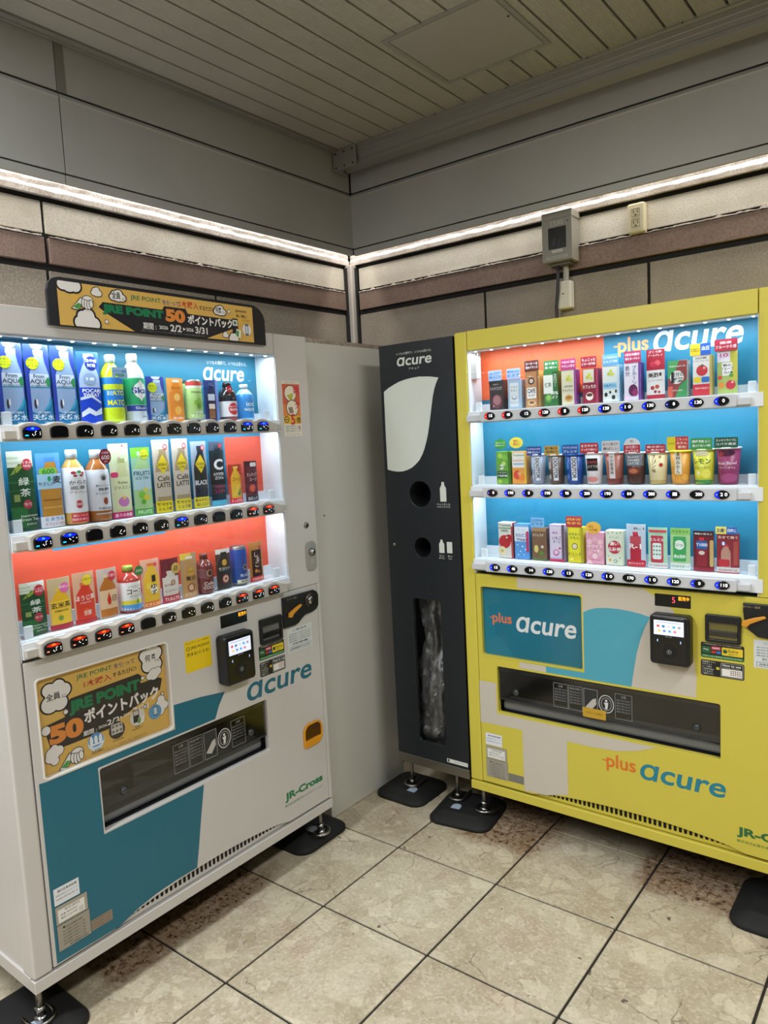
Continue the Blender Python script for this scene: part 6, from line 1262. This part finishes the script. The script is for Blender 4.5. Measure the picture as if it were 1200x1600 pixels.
# bottom shelf
sample('R', 2, 0, 'carton', .052, .127, 'red apple juice carton with cut apple picture', '#dcd8d0', [('t', 'Tropicana', -.05, .92, .85, .08, '#2a6a3a', .05), ('r', -.9, .83, .8, .855, '#3a8a4a'), ('t', '100%', -.1, .77, .5, .07, '#2a6a3a', .04), ('c', -.1, .46, .85, '#b82a30'), ('c', .5, .56, .5, '#a82028'), ('c', -.5, .2, .58, '#e8dcb0'), ('c', -.5, .2, .2, '#c8b078'), ('c', .2, .58, .14, '#f0d0c8'), ('r', .82, 0, 1, .9, '#a82830')], dx=.012, band='#a83038')
sample('R', 2, 1, 'carton', .052, .124, 'blue and white milky water carton with spots', '#5a9ad8', [('r', -1, .5, 1, 1, '#dce4ec'), ('r', -1, .92, 1, 1, '#7ab0e0'), ('t', 'カルピス', -.05, .68, .8, .10, '#1f3a8a', .06), ('t', 'Water', -.05, .56, .7, .08, '#1f3a8a', .04), ('c', -.6, .40, .08, '#f0f4f8'), ('c', .1, .36, .1, '#f0f4f8'), ('c', -.2, .22, .08, '#f0f4f8'), ('c', .5, .28, .09, '#f0f4f8'), ('c', -.5, .12, .1, '#e0ecf4'), ('c', .3, .12, .07, '#f0f4f8'), ('c', -.4, .84, .06, '#4a8ad0'), ('c', .2, .82, .06, '#4a8ad0'), ('R', .62, .2, .98, .80, '#b83a6a')], dx=.008)
sample('R', 2, 2, 'carton', .050, .112, 'brown banana latte carton with pale blue header card', '#7a5a44', [('r', -1, .9, 1, 1, '#a8845c'), ('t', 'カフェラテ', -.1, .78, .75, .08, '#f0e4d4', .03), ('e', -.4, .35, .3, .12, '#d8c878'), ('c', .3, .22, .3, '#5a8a3a'), ('c', .45, .42, .2, '#d8d0c0'), ('r', -1, 0, 1, .08, '#5a6a3a')], pop=hp(hd('#7ab4e0', 'ひとやすみに', 'どうぞ', col='#1f3a6a'), .114, -.004, .050, .034), dx=.006)
sample('R', 2, 3, 'carton', .050, .126, 'lilac strawberry milk carton with pink circle', '#b8a4c8', [('r', -.9, .10, .6, .96, '#d8ccdc'), ('t', 'いちご', .0, .64, .6, .09, '#4a2a4a', .04), ('t', 'オ・レ', .0, .54, .5, .08, '#4a2a4a', .04), ('t', '森永', -.2, .78, .4, .07, '#8a4a8a', .02), ('c', -.1, .24, .42, '#b85a98'), ('c', -.1, .25, .28, '#e8c8e0'), ('c', .4, .36, .14, '#c83a4a'), ('r', .7, 0, 1, 1, '#5a4a58'), ('r', -1, 0, 1, .06, '#c02a50')], dx=.004)
sample('R', 2, 4, 'carton', .050, .120, 'yellow honey lemon carton with green lettering and crimson header card', '#dccc30', [('r', -.8, .2, .5, .98, '#e8dc38'), ('t', 'はちみつ', -.1, .80, .7, .08, '#2f6a3a', .04), ('t', 'れもん', -.1, .70, .6, .08, '#2f6a3a', .04), ('c', -.1, .46, .40, '#2a5a3a'), ('c', -.1, .46, .32, '#e8d8b0'), ('t', 'ドリンク', -.1, .24, .8, .09, '#2f6a3a', .04), ('c', -.5, .10, .2, '#f0e870'), ('r', .7, 0, 1, 1, '#a8a030')], pop=hp(hd('#b8383c', 'はちみつの', 'ちから', col='#f4e060'), .120, -.004, .056, .036), dx=.003)
sample('R', 2, 5, 'carton', .056, .105, 'pink patterned peach drink carton with orange oval header', '#e0a0b0', [('p', [(-1, .0), (-.6, .15), (-.2, 0)], '#f0c8d0'), ('c', -.6, .7, .3, '#f0c4cc'), ('c', .0, .78, .3, '#e8b0bc'), ('c', .6, .7, .3, '#f0c4cc'), ('c', -.6, .35, .3, '#e8b0bc'), ('c', .6, .35, .3, '#e8b0bc'), ('c', 0, .25, .3, '#f4d0d8'), ('t', 'ホワイト', 0, .56, .85, .10, '#fff4f4', .04), ('t', 'ピーチ', 0, .42, .6, .10, '#fff4f4', .04), ('t', 'milk and', 0, .14, .6, .05, '#c85a78')], pop=('c', .052, .040, .100, -.004, '#e8b048', [('t', 'もも', -.3, .6, .3, .22, '#7a4a10', .03), ('t', 'の季節', 0, .32, .5, .18, '#7a4a10', .03)]), dx=.002)
sample('R', 2, 6, 'carton', .054, .114, 'cream yogurt carton with green dots and dark red disc', '#dce0cc', [('c', -.7, .92, .08, '#6aa84a'), ('c', -.2, .94, .08, '#6aa84a'), ('c', .3, .92, .08, '#6aa84a'), ('c', .7, .94, .08, '#6aa84a'), ('t', 'ビフィズス', 0, .80, .55, .05, '#3a7a3a', .02), ('c', .0, .52, .74, '#b8323c'), ('t', '濃い', -.05, .62, .5, .11, '#f4e8e4', .05), ('t', '乳酸菌', 0, .46, .72, .11, '#f4e8e4', .04), ('c', -.5, .15, .16, '#e0a040'), ('c', .1, .12, .2, '#3f8a5a'), ('c', .1, .12, .12, '#e8e4d8'), ('c', -.7, .26, .07, '#6aa84a'), ('c', .6, .22, .08, '#6aa84a'), ('r', .85, 0, 1, 1, '#c8d4a8')], dx=.0)
def bottle_card(bg, bcol, ccol, extra): return [('R', -.98, .02, .98, .98, bg), ('b', -.02, .56, .14, .82, bcol, ccol, None, 0, 0)]+extra
sample('R', 2, 7, 'card', .058, .136, 'red yogurt drink bottle in clear pack with red foot', '#ccd4dc', bottle_card('#b8c4d0', '#b0283a', '#c03a48', [('r', -.58, .50, .54, .72, '#b84a54') , ('t', 'R-1', -.05, .48, .62, .12, '#f0e4e4', .06), ('t', 'R-1', .35, .90, .5, .05, '#5a4a4a'), ('R', -.98, .0, .98, .16, '#b82838'), ('t', '強さひきだす', 0, .08, .8, .045, '#f0d8d8', .02)]), dx=.0)
sample('R', 2, 8, 'card', .056, .128, 'red-framed white tablet drink card with green dots', '#a8d0b0', [('R', -.7, .14, .6, .80, '#b83a48'), ('R', -.5, .22, .4, .62, '#e4e8e4'), ('t', 'ミルミル', -.05, .70, .75, .07, '#f4e4e4', .04)]+[('c', a, b, .09, '#2f8a58') for a in (-.35, -.05, .25) for b in (.54, .44, .34)]+[('r', -1, 0, 1, .13, '#d8dcd8'), ('t', '1本で100億個の善玉菌', 0, .07, .9, .045, '#b8303c', .02), ('r', -.9, .88, .9, .94, '#c84a58')], dx=.0)
sample('R', 2, 9, 'card', .056, .128, 'green jelly pouch card with green lettering and muscat heading', '#a8cc90', [('r', -1, .84, 1, 1, '#8ac060'), ('t', 'マスカット', 0, .92, .85, .07, '#2a5a2a', .04), ('R', -.7, .2, .6, .80, '#3fa058'), ('c', -.05, .60, .5, '#e4ece0'), ('t', 'せいっ子', -.05, .60, .7, .09, '#1f7a3c', .05), ('t', '鉄&葉酸', 0, .32, .6, .09, '#f0f8e8', .04), ('r', -1, 0, 1, .16, '#dce4dc'), ('t', '1日分をサポート', 0, .08, .9, .06, '#2a7a4a', .03)], dx=.0)
sample('R', 2, 10, 'card', .056, .122, 'dark red bottle card with blue label and gold side stripe', '#6a1c28', [('r', -1, .88, 1, 1, '#3a141c'), ('t', '睡眠の質向上', 0, .93, .85, .05, '#e8dcd0', .02), ('b', -.15, .5, .12, .84, '#8a2430', '#c8303c', None, 0, 0), ('r', -.65, .55, .35, .76, '#2a5a9a'), ('t', 'Y1000', -.15, .66, .55, .08, '#e4ecf4', .05), ('e', -.15, .46, .3, .05, '#d8c8c0'), ('R', .6, .12, .95, .78, '#c8a868'), ('r', -1, 0, 1, .10, '#8a2030')], dx=.0)
sample('R', 2, 11, 'card', .060, .118, 'dark red probiotic bottle card with pale foot band and yellow and blue header', '#8a2a34', [('b', -.15, .42, .14, .72, '#b88a78', '#c83a40', None, 0, 0), ('c', -.35, .74, .2, '#3a6ab8'), ('t', '1', -.35, .74, .1, .08, '#f0f0f0'), ('R', -.8, .16, .2, .34, '#b8303c'), ('t', '生きて届く', 0, .90, .85, .07, '#f0dcd0', .03), ('r', .5, .2, .9, .8, '#a84a44'), ('r', -1, .0, 1, .14, '#d8d4d0'), ('t', '特定保健用食品', 0, .07, .8, .05, '#8a2a34', .02), ('r', -1, 0, 1, .02, '#b8202c')], pop=('r', .060, .022, .116, -.002, '#e8dc68', [('r', .0, 0, 1, 1, '#2f62a8'), ('t', '2本', -.5, .5, .4, .6, '#1f3a7a', .05), ('t', '同時に', .5, .5, .4, .45, '#f0f4f8', .03)]), dx=.0)
